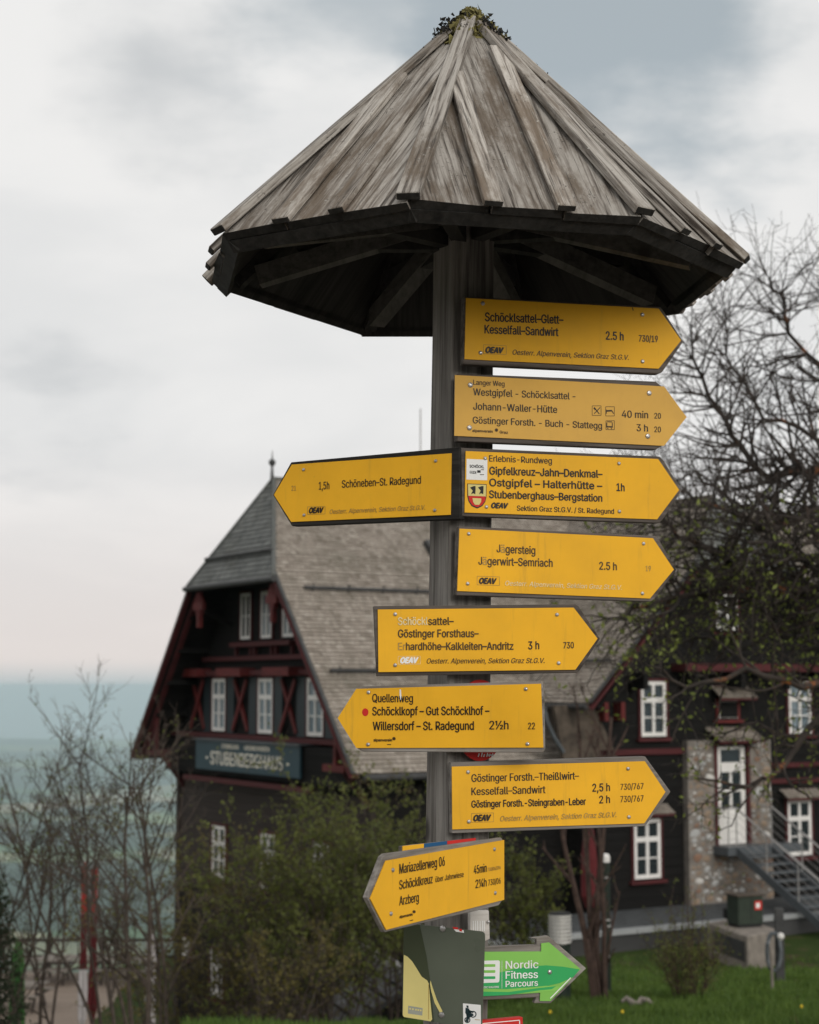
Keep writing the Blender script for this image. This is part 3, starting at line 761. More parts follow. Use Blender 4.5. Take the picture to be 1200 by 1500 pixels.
# 5
s = Sign('direction_sign', 'yellow arrow sign reading Göstinger Forsthaus-Erhardhöhe-Andritz 3 h 730, first word scraped pale', 3, 936)
s.board([(547, 887.8), (844, 885), (848, 888), (879.5, 935.5), (849, 983), (845.8, 985.5), (551.8, 990.5)], W_board)
s.plate([(553.5, 892.8), (840.5, 890), (875.5, 935.5), (843, 981), (554.5, 984.5)], P_yellow)
s.text('Schöckl', 583.3, 915.5, 626.5, 915.3, 11.2, INKW, .004); s.text('Schö', 584, 915.1, 606, 914.9, 10.8, INK3, -.01, dep=.0005); s.text('sattel–', 627.5, 915.4, 664.5, 915.2, 11.2, INK2, .006)
s.text('Göstinger Forsthaus–', 583.3, 933.7, 701, 933.2, 11.2, INK2, .007); s.text('Er', 583.3, 952.3, 594, 952.2, 10.8, INK3, .0); s.text('hardhöhe–Kalkleiten–Andritz', 595, 952.2, 752, 951.6, 10.8, INK2, .007)
s.text('3 h', 774, 951.2, 789.8, 950.8, 11.4, INK, .004); s.text('730', 825.5, 949.8, 840.5, 949.5, 9, INK2, .004)
logo(s, 583.3, 961.5, 615.8, 973, 587, 612.5, 971.3, 8, -.01, P_white); s.text(OES, 625.3, 972, 797.8, 971.2, 7.4, INK2, 0, .25)
s.screws([(579, 899.8), (579, 974.4), (816, 900.4), (818.4, 971.4)], .005); s.done()
# 6 left
s = Sign('direction_sign', 'yellow arrow sign pointing left with a red dot, reading Quellenweg Schöcklkopf Willersdorf 2½h', -14, 1050)
s.board([(495.5, 1052), (524, 1009), (530.8, 1005.5), (793, 997.6), (794.5, 1002), (796, 1095), (793.5, 1102.5), (532, 1101), (522, 1096)], W_boardg)
s.plate([(494.7, 1052), (522, 1009), (792.6, 1001.5), (796, 1095), (522, 1095.8)], P_yellow)
s.text('Quellenweg', 545.8, 1028.6, 605, 1028.8, 12, INK, .002); s.text('Schöcklkopf – Gut Schöcklhof –', 545.8, 1047.8, 717, 1047, 12, INK, .004)
s.text('Willersdorf – St. Radegund', 546.5, 1069.5, 694.2, 1069, 12, INK, .004); s.text('2½h', 717.3, 1068.5, 745, 1068.3, 12.4, INK, .002); s.text('22', 774, 1068.3, 783.7, 1068.2, 9.6, INK, .002)
s.shape([(535.3 + 4.7 * math.cos(a * math.pi / 8), 1043.3 + 5.8 * math.sin(a * math.pi / 8)) for a in range(16)], P_red, .0006)
s.text('alpenverein', 547.6, 1086, 574.5, 1086, 4, INK2, .02); star(s, 577.3, 1082, 2.6, INK2); s.line(567.5, 1090.6, 573, 1090.6, 1.2, INK2)
s.shape([(585.5, 1010), (587.6, 1010), (588.6, 1024.5), (585.8, 1025.5)], P_white, .001)
s.screws([(540.2, 1014.2), (539.5, 1090.5), (770.5, 1009.3), (773, 1089.8)], .005); s.done()
# 7
s = Sign('direction_sign', 'yellow arrow sign on grey cracked wood reading Göstinger Forsth.-Theißlwirt-Kesselfall-Sandwirt 730/767', 13, 1165)
s.board([(661, 1117), (946, 1108), (983.5, 1160), (946, 1210.5), (662.8, 1221)], W_boardg)
s.plate([(662, 1123), (944.8, 1115), (975, 1160), (944, 1206), (662.8, 1215)], P_yellow)
s.text('Göstinger Forsth.–Theißlwirt–', 690.8, 1145.4, 848, 1141.6, 11, INK, .002); s.text('Kesselfall–Sandwirt', 690.8, 1164.8, 798.8, 1161.8, 10.8, INK, .002)
s.text('Göstinger Forsth.-Steingraben-Leber', 690.8, 1183, 858, 1178.8, 10, INK, .008)
s.text('2,5 h', 868, 1159.6, 893.3, 1158.6, 11.2, INK, .003); s.text('2 h', 878, 1176.8, 893.3, 1176, 10.8, INK, .003)
s.text('730/767', 909, 1157.2, 942.6, 1155.8, 8.8, INK2, -.002); s.text('730/767', 909, 1175.2, 942.6, 1173.8, 8.8, INK2, -.002)
logo(s, 690.8, 1191.6, 723, 1204.6, 694, 719, 1202.6, 8.4, -.03); s.text(OES, 732.8, 1203, 902.8, 1196.8, 7.4, INK3, .004, .25)
s.screws([(685.6, 1131), (686.8, 1203.6), (920, 1126), (921.2, 1196.8)], .005); s.done()
# 8 left, turned towards the viewer
s = Sign('direction_sign', 'lowest yellow arrow sign, turned steeply away, reading Mariazellerweg 06 Schöcklkreuz Arzberg', 61, 1290, point=(.232, 4.12))
s.board([(563, 1255), (568, 1251), (737, 1227), (739.5, 1231), (739, 1318), (733, 1326.5), (566.5, 1366), (540.5, 1315)], W_boardg, .012)
s.plate([(566, 1260.8), (738.8, 1230.5), (738.8, 1318), (566, 1362), (542.8, 1316.8)], P_yellow)
s.text('Mariazellerweg 06', 584.8, 1280, 651.2, 1268, 14, INK, .002); s.text('Schöcklkreuz', 584.8, 1303, 633.4, 1293.6, 13, INK, .002)
s.text('über Jahnwiese', 637.5, 1292.4, 678.8, 1284.4, 8, INK2, -.002); s.text('Arzberg', 584.8, 1326.4, 613, 1320.6, 13, INK, .002)
s.text('45min', 694, 1280.4, 712.4, 1277, 12, INK, .002); s.text('730/06/39a', 714, 1276.4, 733, 1273, 5, INK3, 0)
s.text('2¼h', 696.4, 1301.2, 712.4, 1298.2, 12, INK, .002); s.text('730/06', 715, 1297.4, 733, 1294, 8.4, INK2, -.002)
s.text('alpenverein', 585, 1345, 604, 1341, 4, INK2, .02); star(s, 606.4, 1335.5, 2.4, INK2); s.line(600, 1348.8, 605, 1347.6, 1.2, INK2)
s.screws([(575.2, 1274.4), (572.4, 1338.4), (724, 1244), (725.2, 1308)], .005); s.done()
# 9 striped little board behind
s = Sign('striped_board', 'narrow board with ochre, blue and red stripes just behind the lowest yellow sign', 25, 1245, cat='sign')
s.poly([(590, 1240.5), (697, 1228.5), (697, 1262), (590, 1272)], .004, .02, 'board', W_boardg, .001)
for a, b_, mm_ in ((590, 621, P_yellow), (621.3, 655, P_blue), (655.3, 697, P_red)):
    f_ = lambda x: 1239.5 - (x - 590) * .112
    s.poly([(a, f_(a)), (b_, f_(b_)), (b_, f_(b_) + 14), (a, f_(a) + 14)], -.0005, .004, 'stripe', mm_)
s.done()
# 10 map panel
s = Sign('map_panel', 'olive green metal panel with straw yellow corner and motorcyclist sticker below the lowest yellow sign', -20, 1425, cat='sign', point=(.112, 4.085))
def rc(x0, y0, x1, y1, x2, y2, x3, y3, r):
    c = [(x0, y0), (x1, y1), (x2, y2), (x3, y3)]; out = []
    for i in range(4):
        p = Vector(c[i]); a = Vector(c[i - 1]); b_ = Vector(c[(i + 1) % 4]); da = (a - p).normalized() * r; db = (b_ - p).normalized() * r
        for q in (0, .35, .65, 1): out.append(tuple(p + da * (1 - q) ** 2 + db * q ** 2))
    return out
s.poly(rc(592, 1352, 710.6, 1365, 706, 1508, 589, 1490, 6), 0, .003, 'plate', P_panel)
s.shape([(592.3, 1354), (615, 1354.5), (625, 1400), (631, 1441), (636, 1497), (632, 1496), (590.2, 1489)], P_panel2, .0005)
s.shape([(591.8, 1398.5), (597, 1401), (604, 1408), (611, 1419), (618, 1430.5), (626, 1436), (628.5, 1441), (630.5, 1465), (633.5, 1493), (631, 1496), (592, 1489.5), (590.4, 1487)], P_straw, .0009)
s.line(628.4, 1442, 628.2, 1493, .8, INK3, .0012)
s.shape([(631, 1436), (634, 1446), (640, 1464), (648, 1480), (648.5, 1483.5), (645, 1484), (637, 1469), (632, 1452), (630.2, 1441)], P_straw, .0009)
s.shape([(598.5, 1473), (619.5, 1476.5), (619, 1487.5), (598, 1484.5)], simple('grey_print', (.3, .31, .26)), .0012)
for x in (600, 604, 608.5, 612, 615.5): s.line(x, 1477.4 + (x - 600) * .16, x + 2.4, 1477.6 + (x - 600) * .16, 2.4, P_straw, .0015)
s.shape([(663, 1357.6), (671, 1358.4), (672, 1361.6), (665, 1361)], P_red, .0009); s.shape([(665, 1361), (679.5, 1362.5), (680, 1366.4), (668, 1364.6)], P_white, .0009); s.shape([(673, 1360.4), (677, 1360.8), (677, 1364.4), (673.4, 1364)], P_red, .0012)
s.shape([(678.4, 1469.6), (704.6, 1472), (705, 1507), (679, 1504)], P_white, .0009)
ink = simple('teal_black_ink', (.01, .03, .035))
for q in [((683.5, 1472.5), (686.5, 1473), (687, 1476), (684, 1476.4)), ((682.2, 1476), (687.4, 1477), (689.6, 1483), (685.6, 1487.4), (682, 1484)), ((686.6, 1479), (694, 1481.6), (694, 1483.6), (686, 1483)), ((683, 1485), (692, 1484), (694.6, 1487), (688, 1491), (684, 1490)), ((684, 1490), (688, 1490), (686, 1497), (682, 1496))]: s.shape(q, ink, .0012)
for cxq, cyq, rr_ in ((693.4, 1485.6, 4.4), (685, 1494, 3.8)):
    for k in range(10): a = k * math.pi / 5; s.line(cxq + rr_ * math.cos(a), cyq + rr_ * math.sin(a), cxq + rr_ * math.cos(a + .63), cyq + rr_ * math.sin(a + .63), 1.5, ink, .0012)
s.line(696, 1493.4, 703.4, 1494, .8, INK3, .0012)
s.screws([(648.6, 1360.4), (647, 1486.5)], .0075); s.done()
# 11 green arrow
s = Sign('fitness_trail_sign', 'green wooden arrow sign reading Nordic Fitness Parcours beside the olive panel', 18, 1425, cat='sign')
s.board([(676, 1388), (787, 1384.3), (787, 1376), (779, 1374.5), (804, 1371), (860, 1419), (807.5, 1470.3), (783, 1470), (786.5, 1461.5), (676, 1467)], W_boardg, .014)
s.plate([(682, 1394.5), (793, 1393.8), (793, 1382), (804.5, 1380.5), (850.6, 1419.6), (806.6, 1466.3), (791, 1466.3), (791.4, 1454.2), (682, 1461)], P_green)
sw = [(682, 1425), (730, 1425), (750, 1420), (775, 1415.5), (800, 1414), (825, 1416), (849, 1420)]
s.shape(sw + [(840, 1431), (820, 1440), (790, 1447), (750, 1449), (710, 1448), (682, 1448)], P_green2, .0005)
s.shape([(682, 1448), (740, 1449), (780, 1446), (800, 1444), (826, 1445.5), (822, 1450), (790, 1453), (740, 1456.5), (682, 1459)], P_green, .0006)
s.shape([(682, 1447.5), (705, 1452.5), (745, 1453), (791, 1447), (815, 1444.5), (808, 1449), (791, 1450.5), (745, 1457.5), (700, 1459.5), (682, 1460.3)], P_green2, .0007)
s.text('Nordic', 740.7, 1418.9, 788.4, 1418, 10.8, P_white, 0, dep=.0012); s.text('Fitness', 740.7, 1433.7, 787.6, 1432.4, 10.6, P_white, 0, dep=.0012); s.text('Parcours', 740.7, 1445.8, 787.6, 1443.8, 8.6, P_white, .002, dep=.0012)
s.line(735.2, 1407, 735.2, 1448, .5, P_white, .001)
s.shape(rc(700, 1407.5, 732.3, 1406.6, 731.4, 1439, 700, 1440, 3), P_white, .001)
for y in (1414.2, 1423, 1432): s.shape(rc(700, y - 1.9, 725.6, y - 2.1, 725.4, y + 1.9, 700, y + 2.1, 1.2), P_green if y < 1430 else P_green2, .0014)
s.text('NORDIC WALKING', 702, 1447.8, 730.5, 1446.6, 2.4, P_white, .01, dep=.0012)
s.line(806, 1462.5, 836, 1432, 1.4, P_white, .001)
s.screws([(805.2, 1424)], .006); s.done()
# 12 pale timber scrap
s = Sign('whitewashed_board', 'small pale whitewashed board with faint strokes between yellow sign and olive panel', 25, 1350, cat='sign', point=(.13, 4.135))
s.board([(690, 1334), (717.5, 1334), (719, 1376), (703, 1383), (690, 1383)], W_pale, .014)
for x in (694, 697.5, 700.5, 704, 707.5, 710): s.line(x, 1349, x + .2, 1364, 1.2, P_white, -.0025)
s.screws([(715.6, 1350.4)], .004); s.done()
# 13 red disc
s = Sign('red_disc', 'round red plaque with white lettering mostly hidden behind the red-dot Quellenweg sign', 25, 1055, cat='sign', point=(.12, 4.13))
s.poly([(709 + 38 * math.cos(a * math.pi / 16), 1055.5 + 60 * math.sin(a * math.pi / 16)) for a in range(32)], .02, .003, 'plate', P_red)
for x, h_ in ((706, 5), (710.5, 6), (714, 4), (718.5, 5.5), (722, 4.5), (726, 5)): s.line(x, 1109, x + 1.5, 1109 - h_, 1.6, P_white, -.019)
s.line(718, 1106.5, 729, 1106.5, 1.6, P_white, -.019)
s.done()
# 14 red board at the bottom
s = Sign('red_board', 'red board with white border at the foot of the frame under the green arrow sign', 25, 1510, cat='sign')
s.poly([(680, 1498), (766, 1490), (768, 1560), (680, 1566)], 0, .018, 'board', P_red, .001)
s.line(684, 1501.4, 761, 1494.4, 1.2, P_white); s.line(761, 1494.4, 763, 1556, 1.2, P_white); s.done()

# ------------------------------------------------------------------ the mountain inn; its frame: x along the ridge, y across, z up
HO = Vector((at(405, 832, 42).x, 42, 0)); HA = R(31)
UA = Vector((math.cos(HA), math.sin(HA), 0)); VA = Vector((-math.sin(HA), math.cos(HA), 0))
def onplane(px, py, n, off):
    d = ray(px, py); t_ = (off - (CAM - HO).dot(n)) / d.dot(n); q = CAM + d * t_ - HO
    return Vector((q.dot(UA), q.dot(VA), q.z))
def onU(px, py, u): return onplane(px, py, UA, u)
def onV(px, py, v): return onplane(px, py, VA, v)
house = thing('mountain_inn', 'dark timber mountain inn with shingle roofs, oxblood trim and a signboard lettered STUBENBERGHAUS', 'inn', HO, HA)
C0 = 2.5
def rz_(v):
    d = abs(v - C0); return 7.0 - d * 1.061 if d < 2.45 else 4.4 - (d - 2.45) * 1.18
def HP(name, mat, a, b): return part_box(name, mat, house, a, b)
# roof decks
roof = MB(); TH = .14
for sg in (-1, 1):
    def q(u, d, z): return (u, C0 + sg * d, z)
    roof.prism([q(0, 2.45, 4.4), q(22, 2.45, 4.4), q(22, 0, 7), q(1.15, 0, 7)], (0, 0, -TH))
    roof.prism([q(0, 6.5, -.38), q(22, 6.5, -.38), q(22, 2.451, 4.4), q(0, 2.451, 4.4)], (0, 0, -TH))
roof.prism([(-.12, C0 - 2.62, 4.22), (-.12, C0 + 2.62, 4.22), (1.15, C0, 7.0)], (.05, 0, -.12))
roof_o = roof.build('roof', H_black, house)
def shingles(parent, P0, ea, eb, t1, lims, expo=.125, wid=.13, mat=S_brown, name='shingles', lift=.036):
    ea, eb, P0 = Vector(ea).normalized(), Vector(eb).normalized(), Vector(P0); n = ea.cross(eb)
    if n.z < 0: n = -n
    m = MB(); t_ = 0.; k = 0
    while t_ < t1:
        s0, s1 = lims(t_); x = s0 - random.random() * wid * .5
        rowl = lift + random.uniform(-.004, .004)
        while x < s1:
            w = wid * random.uniform(.6, 1.35); a, b_ = max(x, s0), min(x + w - .006, s1); x += w
            if b_ - a < .02: continue
            dt = random.uniform(-.005, .005); l = rowl + random.uniform(-.004, .007)
            p = [P0 + ea * a + eb * (t_ + dt) + n * l, P0 + ea * b_ + eb * (t_ + dt) + n * l, P0 + ea * b_ + eb * (t_ + expo * 1.25) + n * .006, P0 + ea * a + eb * (t_ + expo * 1.25) + n * .006]
            tn = min(1, max(0, random.gauss(.5, .2)))
            m.quad(*p, tone=tn)
            m.quad(P0 + ea * a + eb * (t_ + dt) + n * -.01, P0 + ea * b_ + eb * (t_ + dt) + n * -.01, p[1], p[0], tone=tn * .25)
        t_ += expo * random.uniform(.96, 1.04)
    o = m.build(name, mat, parent, attr='tone'); tag(o, kind='stuff'); return o
low_len = math.hypot(4.05, 4.78); up_len = math.hypot(2.45, 2.6)
# right lower slope, right upper slope; the left slope is out of view but roofed too
shingles(roof_o, (0, C0 - 6.5, -.38), (1, 0, 0), (0, 4.05, 4.78), low_len, lambda t_: (-.06, 21.5 if t_ > 1.4 else 6.2 + 0 * t_))
shingles(roof_o, (0, C0 - 2.45, 4.4), (1, 0, 0), (0, 2.45, 2.6), up_len, lambda t_: (1.15 * t_ / up_len, 21.5))
shingles(roof_o, (0, C0 + 6.5, -.38), (1, 0, 0), (0, -4.05, 4.78), low_len, lambda t_: (-.06, 21.5), expo=.25, wid=.4)
hl = math.hypot(1.27, 2.78)
shingles(roof_o, (-.12, C0, 4.22), (0, 1, 0), (1.27, 0, 2.78), hl, lambda t_: (-2.62 * (1 - t_ / hl) - .04, 2.62 * (1 - t_ / hl) + .04), expo=.14, wid=.2, mat=S_grey)
# ridge and hip caps
for p, q_ in (((1.1, C0, 7.03), (22, C0, 7.03)), ((-.14, C0 - 2.62, 4.27), (1.15, C0, 7.05)), ((-.14, C0 + 2.62, 4.27), (1.15, C0, 7.05))):
    MB().tube([p, q_], .055, 6).build('ridge_cap', S_grey, roof_o)
MB().tube([(-.17, C0 - 2.72, 4.2), (-.17, C0 + 2.72, 4.2)], .075, 8).build('gutter', H_lead, roof_o)
MB().tube([(.15, C0 - 6.62, -.46), (6.2, C0 - 6.62, -.46)], .075, 8).build('gutter', H_lead, roof_o)
m = MB(); m.tube([(1.1, C0, 6.9), (1.1, C0, 7.35), (1.1, C0, 7.42), (1.1, C0, 7.5), (1.1, C0, 7.56), (1.1, C0, 7.78)], [.06, .03, .09, .09, .02, .006], 8); m.build('finial', H_lead, roof_o)
# snow guards on the long slope and the hip
def guard(u0, u1, z, sg=-1):
    d = 2.45 + (4.4 - z) / 1.18; v = C0 + sg * d
    m = MB(); m.tube([(u0, v - .07, z + .10), (u1, v - .07, z + .10)], .045, 6); m.build('snow_guard', H_lead, roof_o)
    u = u0 + .25
    while u < u1:
        m = MB(); m.beam((u, v, z), (u, v - .09, z + .2), .03, .03); m.build('snow_guard_bracket', H_lead, roof_o); u += 1.0
guard(.55, 21, 3.9); guard(.35, 8.6, 1.85)
m = MB(); m.tube([(.12, C0 - 2.0, 4.98), (.12, C0 + 2.0, 4.98)], .05, 6); m.build('snow_guard', H_lead, roof_o)
# barge boards, red
for sg in (-1, 1):
    MB().beam((-.02, C0 + sg * 2.5, 4.26), (-.02, C0 + sg * 6.52, -.47), .07, .24, (1, 0, 0)).build('barge_board', H_red, roof_o)
    MB().beam((.12, C0 + sg * 2.45, 4.08), (.12, C0 + sg * 6.3, -.46), .05, .14, (1, 0, 0)).build('barge_trim', H_red, roof_o)
    m = MB(); m.beam((-.07, C0 + sg * 2.5, 4.42), (-.07, C0 + sg * 6.55, -.36), .05, .09, (1, 0, 0)); m.build('verge_strip', H_lead, roof_o)
    # carved cross brackets under the hip
    v = C0 + sg * 2.22
    m = MB(); m.mm((.0, v - .07, 3.15), (.12, v + .07, 4.15)); m.mm((-.01, v - .3, 3.62), (.1, v + .3, 3.82)); m.beam((.05, v - .28, 3.75), (.05, v, 4.15), .07, .07, (1, 0, 0)); m.beam((.05, v + .28, 3.75), (.05, v, 4.15), .07, .07, (1, 0, 0)); m.mm((.0, v - .13, 3.5), (.13, v + .13, 3.92))
    m.build('carved_bracket', H_redb, house)
    m = MB(); m.beam((.06, v, 3.7), (1.05, v, 3.2), .1, .12); m.build('bracket_arm', H_black, house)
    # lower brackets near the eaves
    v = C0 + sg * 5.35
    m = MB(); m.mm((.1, v - .06, -.35), (.22, v + .06, .75)); m.mm((.08, v - .5, -.38), (.24, v + .55, -.22)); m.beam((.16, v + sg * .1, .35), (.16, v + sg * .6, -.25), .09, .09, (1, 0, 0)); m.mm((.2, v - .07, -.35), (1.05, v + .07, -.2))
    m.build('eave_bracket', H_redb if sg < 0 else H_red, house)
    MB().beam((.3, v, -.3), (1.05, v, -1.25), .1, .12).build('eave_strut', H_red, house)
    for k in range(5):                       # purlin ends under the overhang
        d = 3.0 + k * .75; z = rz_(C0 + sg * d) - .3
        HP('purlin', H_black, (.1, C0 + sg * d - .07, z - .07), (1.05, C0 + sg * d + .07, z + .07))
# gable wall core and boards
HW = 5.6; UW = 1.05
core = MB(); core.prism([(UW, C0 - HW, -8), (UW, C0 + HW, -8), (UW, C0 + HW, rz_(C0 + HW) - .2), (UW, C0 + 2.4, 4.1), (UW, C0 - 2.4, 4.1), (UW, C0 - HW, rz_(C0 - HW) - .2)], (20.5, 0, 0)); core.build('wall', H_black, house)
z = .3
while z < 4.05:
    hw = min(HW, (6.5 - (z + .2 + .38) / 1.18) - .12) if z > .2 else HW
    HP('board', H_black, (UW - .035, C0 - hw, z + .004), (UW - .002, C0 + hw, z + .212)); z += .22
z = -8
while z < -1.0:
    HP('board', H_brown if z > -4.2 else H_black, (UW - .035, C0 - HW - .02, z + .004), (UW - .002, C0 + HW + .02, z + .245)); z += .25
def window(parent, mat4, w, h, casing=H_red, trans=.66, mull=True, bar=True, glass=None, fr=.06, sill=True, name='window'):
    m = MB(); c = .07
    m.mm((-w / 2 - c, -.02, -c * .6), (-w / 2, .06, h + c)); m.mm((w / 2, -.02, -c * .6), (w / 2 + c, .06, h + c)); m.mm((-w / 2, -.02, h), (w / 2, .06, h + c))
    win = m.build(name, casing, parent); win.matrix_local = mat4
    if sill: MB().mm((-w / 2 - .14, -.02, -.12), (w / 2 + .14, .13, -.045)).build('sill', casing, win)
    f_ = MB(); f_.mm((-w / 2, 0, 0), (-w / 2 + fr * 1.5, .05, h)); f_.mm((w / 2 - fr * 1.5, 0, 0), (w / 2, .05, h)); f_.mm((-w / 2 + fr * 1.5, 0, 0), (w / 2 - fr * 1.5, .05, fr * 1.6)); f_.mm((-w / 2 + fr * 1.5, 0, h - fr * 1.5), (w / 2 - fr * 1.5, .05, h))
    zt = h * trans; x0, x1 = -w / 2 + fr * 1.5, w / 2 - fr * 1.5
    if trans: f_.mm((x0, -.002, zt - fr), (x1, .056, zt + fr))
    zs = [(fr * 1.6, (zt - fr) if trans else h - fr * 1.5)] + ([(zt + fr, h - fr * 1.5)] if trans else [])
    if mull:
        for a, b_ in zs: f_.mm((-fr * .7, .001, a), (fr * .7, .052, b_))
    if bar:
        zb = (zs[0][0] + zs[0][1]) / 2; f_.mm((x0, .002, zb - .015), (x1, .046, zb + .015))
    f_.build('frame', H_white, win)
    cols = [(x0, -fr * .7), (fr * .7, x1)] if mull else [(x0, x1)]
    for i, (a, b_) in enumerate(zs):
        rows = [(a, (a + b_) / 2 - .015), ((a + b_) / 2 + .015, b_)] if (bar and i == 0) else [(a, b_)]
        for r0, r1 in rows:
            for c0, c1 in cols: MB().mm((c0, .012, r0), (c1, .018, r1)).build('pane', glass or GLASS, win)
    return win
GF = Matrix(((0, -1, 0, 0), (1, 0, 0, 0), (0, 0, 1, 0), (0, 0, 0, 1)))      # x along +v, y outward (-u)
WF = Matrix(((-1, 0, 0, 0), (0, -1, 0, 0), (0, 0, 1, 0), (0, 0, 0, 1)))     # x along -u, y outward (-v)
def gwin(v, z, w, h, **k): return window(house, Matrix.Translation((UW - .04, v, z)) @ GF, w, h, **k)
def wwin(u, z, w, h, v=-4.63, **k): return window(house, Matrix.Translation((u, v, z)) @ WF, w, h, **k)
for v, gl in ((3.75, GLASS), (2.5, GLASSC), (1.25, GLASSC)): gwin(v, 2.83, .62, 1.22, trans=0, bar=True, glass=gl, fr=.05, sill=False)
HP('window_shelf', H_red, (UW - .3, .75, 2.62), (UW - .04, 4.3, 2.74))
for v in (.85, 1.75, 2.0, 3.0, 3.25, 4.15): HP('shelf_tooth', H_red, (UW - .2, v - .04, 2.4), (UW - .1, v + .04, 2.62))
for v, gl in ((5.4, GLASSC), (2.52, GLASSC), (-.25, GLASSC)):
    gwin(v, .36, .86, 1.42, glass=gl, sill=False)
    for sx_ in (-1, 1):
        p = HP('shutter', H_teal, (UW - .09, v + sx_ * .52, .32), (UW - .045, v + sx_ * .98, 1.82))
for v in (6.75, 3.97, 1.15):
    MB().beam((UW - .09, v - .43, .4), (UW - .09, v + .43, 1.75), .12, .06, (1, 0, 0)).build('cross_brace', H_redb, house)
    MB().beam((UW - .14, v - .43, 1.75), (UW - .14, v + .43, .4), .12, .045, (1, 0, 0)).build('cross_brace', H_redb, house)
    HP('lintel_block', H_redb, (UW - .5, v - .75, 1.84), (UW - .05, v + .75, 2.06))
for v in (5.35, 2.52, -.25): HP('lintel_block', H_red, (UW - .25, v - .62, 1.86), (UW - .05, v + .62, 2.0))
HP('floor_beam', H_red, (UW - .16, C0 - 3.9, 2.26), (UW - .035, C0 + 3.9, 2.38))
HP('sill_beam', H_red, (UW - .3, C0 - HW - .1, .18), (UW - .035, C0 + HW + .1, .30))
HP('ledge', H_metal, (.42, -.42, .13), (UW - .02, 5.9, .17))
# signboard
sb = MB(); sb.mm((.50, -.35, -.66), (.56, 5.85, .12)); sbo = sb.build('signboard', H_sign, house)
def htext(t_, v0, v1, z, cap, mat, bold, x=.495):
    vv, ff = text_data(t_, 0, 0); xs = [p[0] for p in vv]; a, b_ = min(xs), max(xs); m = MB(); sc = cap / CAPH
    for q, o_ in enumerate((0, -bold, bold)): m.add([(x - q * .004 - p[2] * .001, v0 + (p[0] - a) / (b_ - a) * (v1 - v0) + o_ * sc, z + p[1] * sc) for p in vv], ff)
    m.build('lettering', mat, sbo)
htext('STUBENBERGHAUS', 4.85, .55, -.50, .34, H_letter, .002); htext('STEIRISCHER', 4.15, 3.1, -.06, .11, H_letter, .0); htext('GEBIRGSVEREIN', 2.75, 1.3, -.06, .11, H_letter, .0)
htext('·', 5.12, 5.05, -.50, .34, H_letter, .03); htext('·', .32, .22, -.50, .34, H_letter, .03)
HP('board', H_black, (.6, C0 - HW - .1, -.78), (UW - .036, C0 + HW + .1, .1))
HP('rail', H_red, (.45, -.9, -.98), (.6, 6.6, -.86)); 
# lower gable windows
gwin(5.35, -6.75, .8, 1.25, casing=H_red); gwin(2.4, -6.78, .85, 1.2, casing=H_red); gwin(7.4, -5.95, .5, .5, trans=0, bar=False)
gwin(5.3, -3.6, .85, 1.4); gwin(2.3, -3.6, .85, 1.4); gwin(-.6, -3.6, .85, 1.4)
HP('corner_post', H_brown, (UW - .08, C0 + HW - .05, -8), (UW + .2, C0 + HW + .16, -.8))
# long side below the eaves
for k in range(14):
    HP('board', H_black, (UW, C0 - HW - .035, -3.75 + k * .235), (6.4, C0 - HW - .002, -3.75 + k * .235 + .228))

# chimneys
for u, w, h in ((5.75, .55, .75), (11.2, .7, .35)):
    m = MB(); m.mm((u - w / 2, C0 - .35, 6.4), (u + w / 2, C0 + .35, 7 + h)); ch = m.build('chimney', CONC, roof_o)
    MB().mm((u - w / 2 - .06, C0 - .41, 7 + h), (u + w / 2 + .06, C0 + .41, 7.08 + h)).build('chimney_cap', H_lead, roof_o)
MB().tube([(5.75, C0 + .1, 7.8), (5.75, C0 + .1, 9.3)], .02, 5).build('mast', H_rail, roof_o)
# roof hatch / vent beside the post
p = onplane(618, 800, UA, 5.0)
m = MB(); m.beam((4.9, C0 - 1.6, 5.35), (5.0, C0 - 2.6, 4.3), .25, .3); m.build('roof_ladder', H_lead, roof_o)
# cross wing
WF0, WB, WU0, WU1, WC, WZ0, WZA = -5.4, -4.6, 5.5, 15.3, 10.4, 1.18, 6.4
wr = MB()
def wq(u, v, z): return (u, v, z)
for sg in (-1, 1):
    e = WC + sg * 4.9; k = WC + sg * 1.65
    wr.prism([(e, WF0, WZ0), (e, -2.5, WZ0), (WC + sg * 1.88, .1, 4.4), (WC, 2.0, WZA), (WC, WF0 + 1.1, WZA), (k, WF0, 4.64)], (0, 0, -.13))
wr.prism([(WC - 1.75, WF0 - .1, 4.5), (WC + 1.75, WF0 - .1, 4.5), (WC, WF0 + 1.1, WZA)], (0, .06, -.12))
wroof = wr.build('roof', H_black, house)
wl = math.hypot(4.9, 5.22)
def wl_l(t_):
    z = WZ0 + 5.22 * t_ / wl
    back = -2.68 + (z - 1.18) / 1.18 if z < 4.4 else .05 + (z - 4.4) / 1.061
    return (-.05 if z < 4.64 else (z - 4.64) * .63, back - WF0)
shingles(wroof, (WC - 4.9, WF0, WZ0), (0, 1, 0), (4.9, 0, 5.22), wl, wl_l)
shingles(wroof, (WC + 4.9, WF0, WZ0), (0, 1, 0), (-4.9, 0, 5.22), wl, wl_l, expo=.25, wid=.4)
shingles(wroof, (WC, WF0 - .1, 4.5), (1, 0, 0), (0, 1.2, 1.9), 2.2, lambda t_: (-1.75 * (1 - t_ / 2.25), 1.75 * (1 - t_ / 2.25)), mat=S_grey)
MB().tube([(WC - 4.98, WF0, WZ0 - .08), (WC - 4.98, -2.6, WZ0 - .08)], .07, 8).build('gutter', H_lead, wroof)
m = MB(); m.tube([(WC - 4.1, WF0 + .2, 2.2), (WC - 4.1, -1.9, 2.2)], .045, 6); m.build('snow_guard', H_lead, wroof)
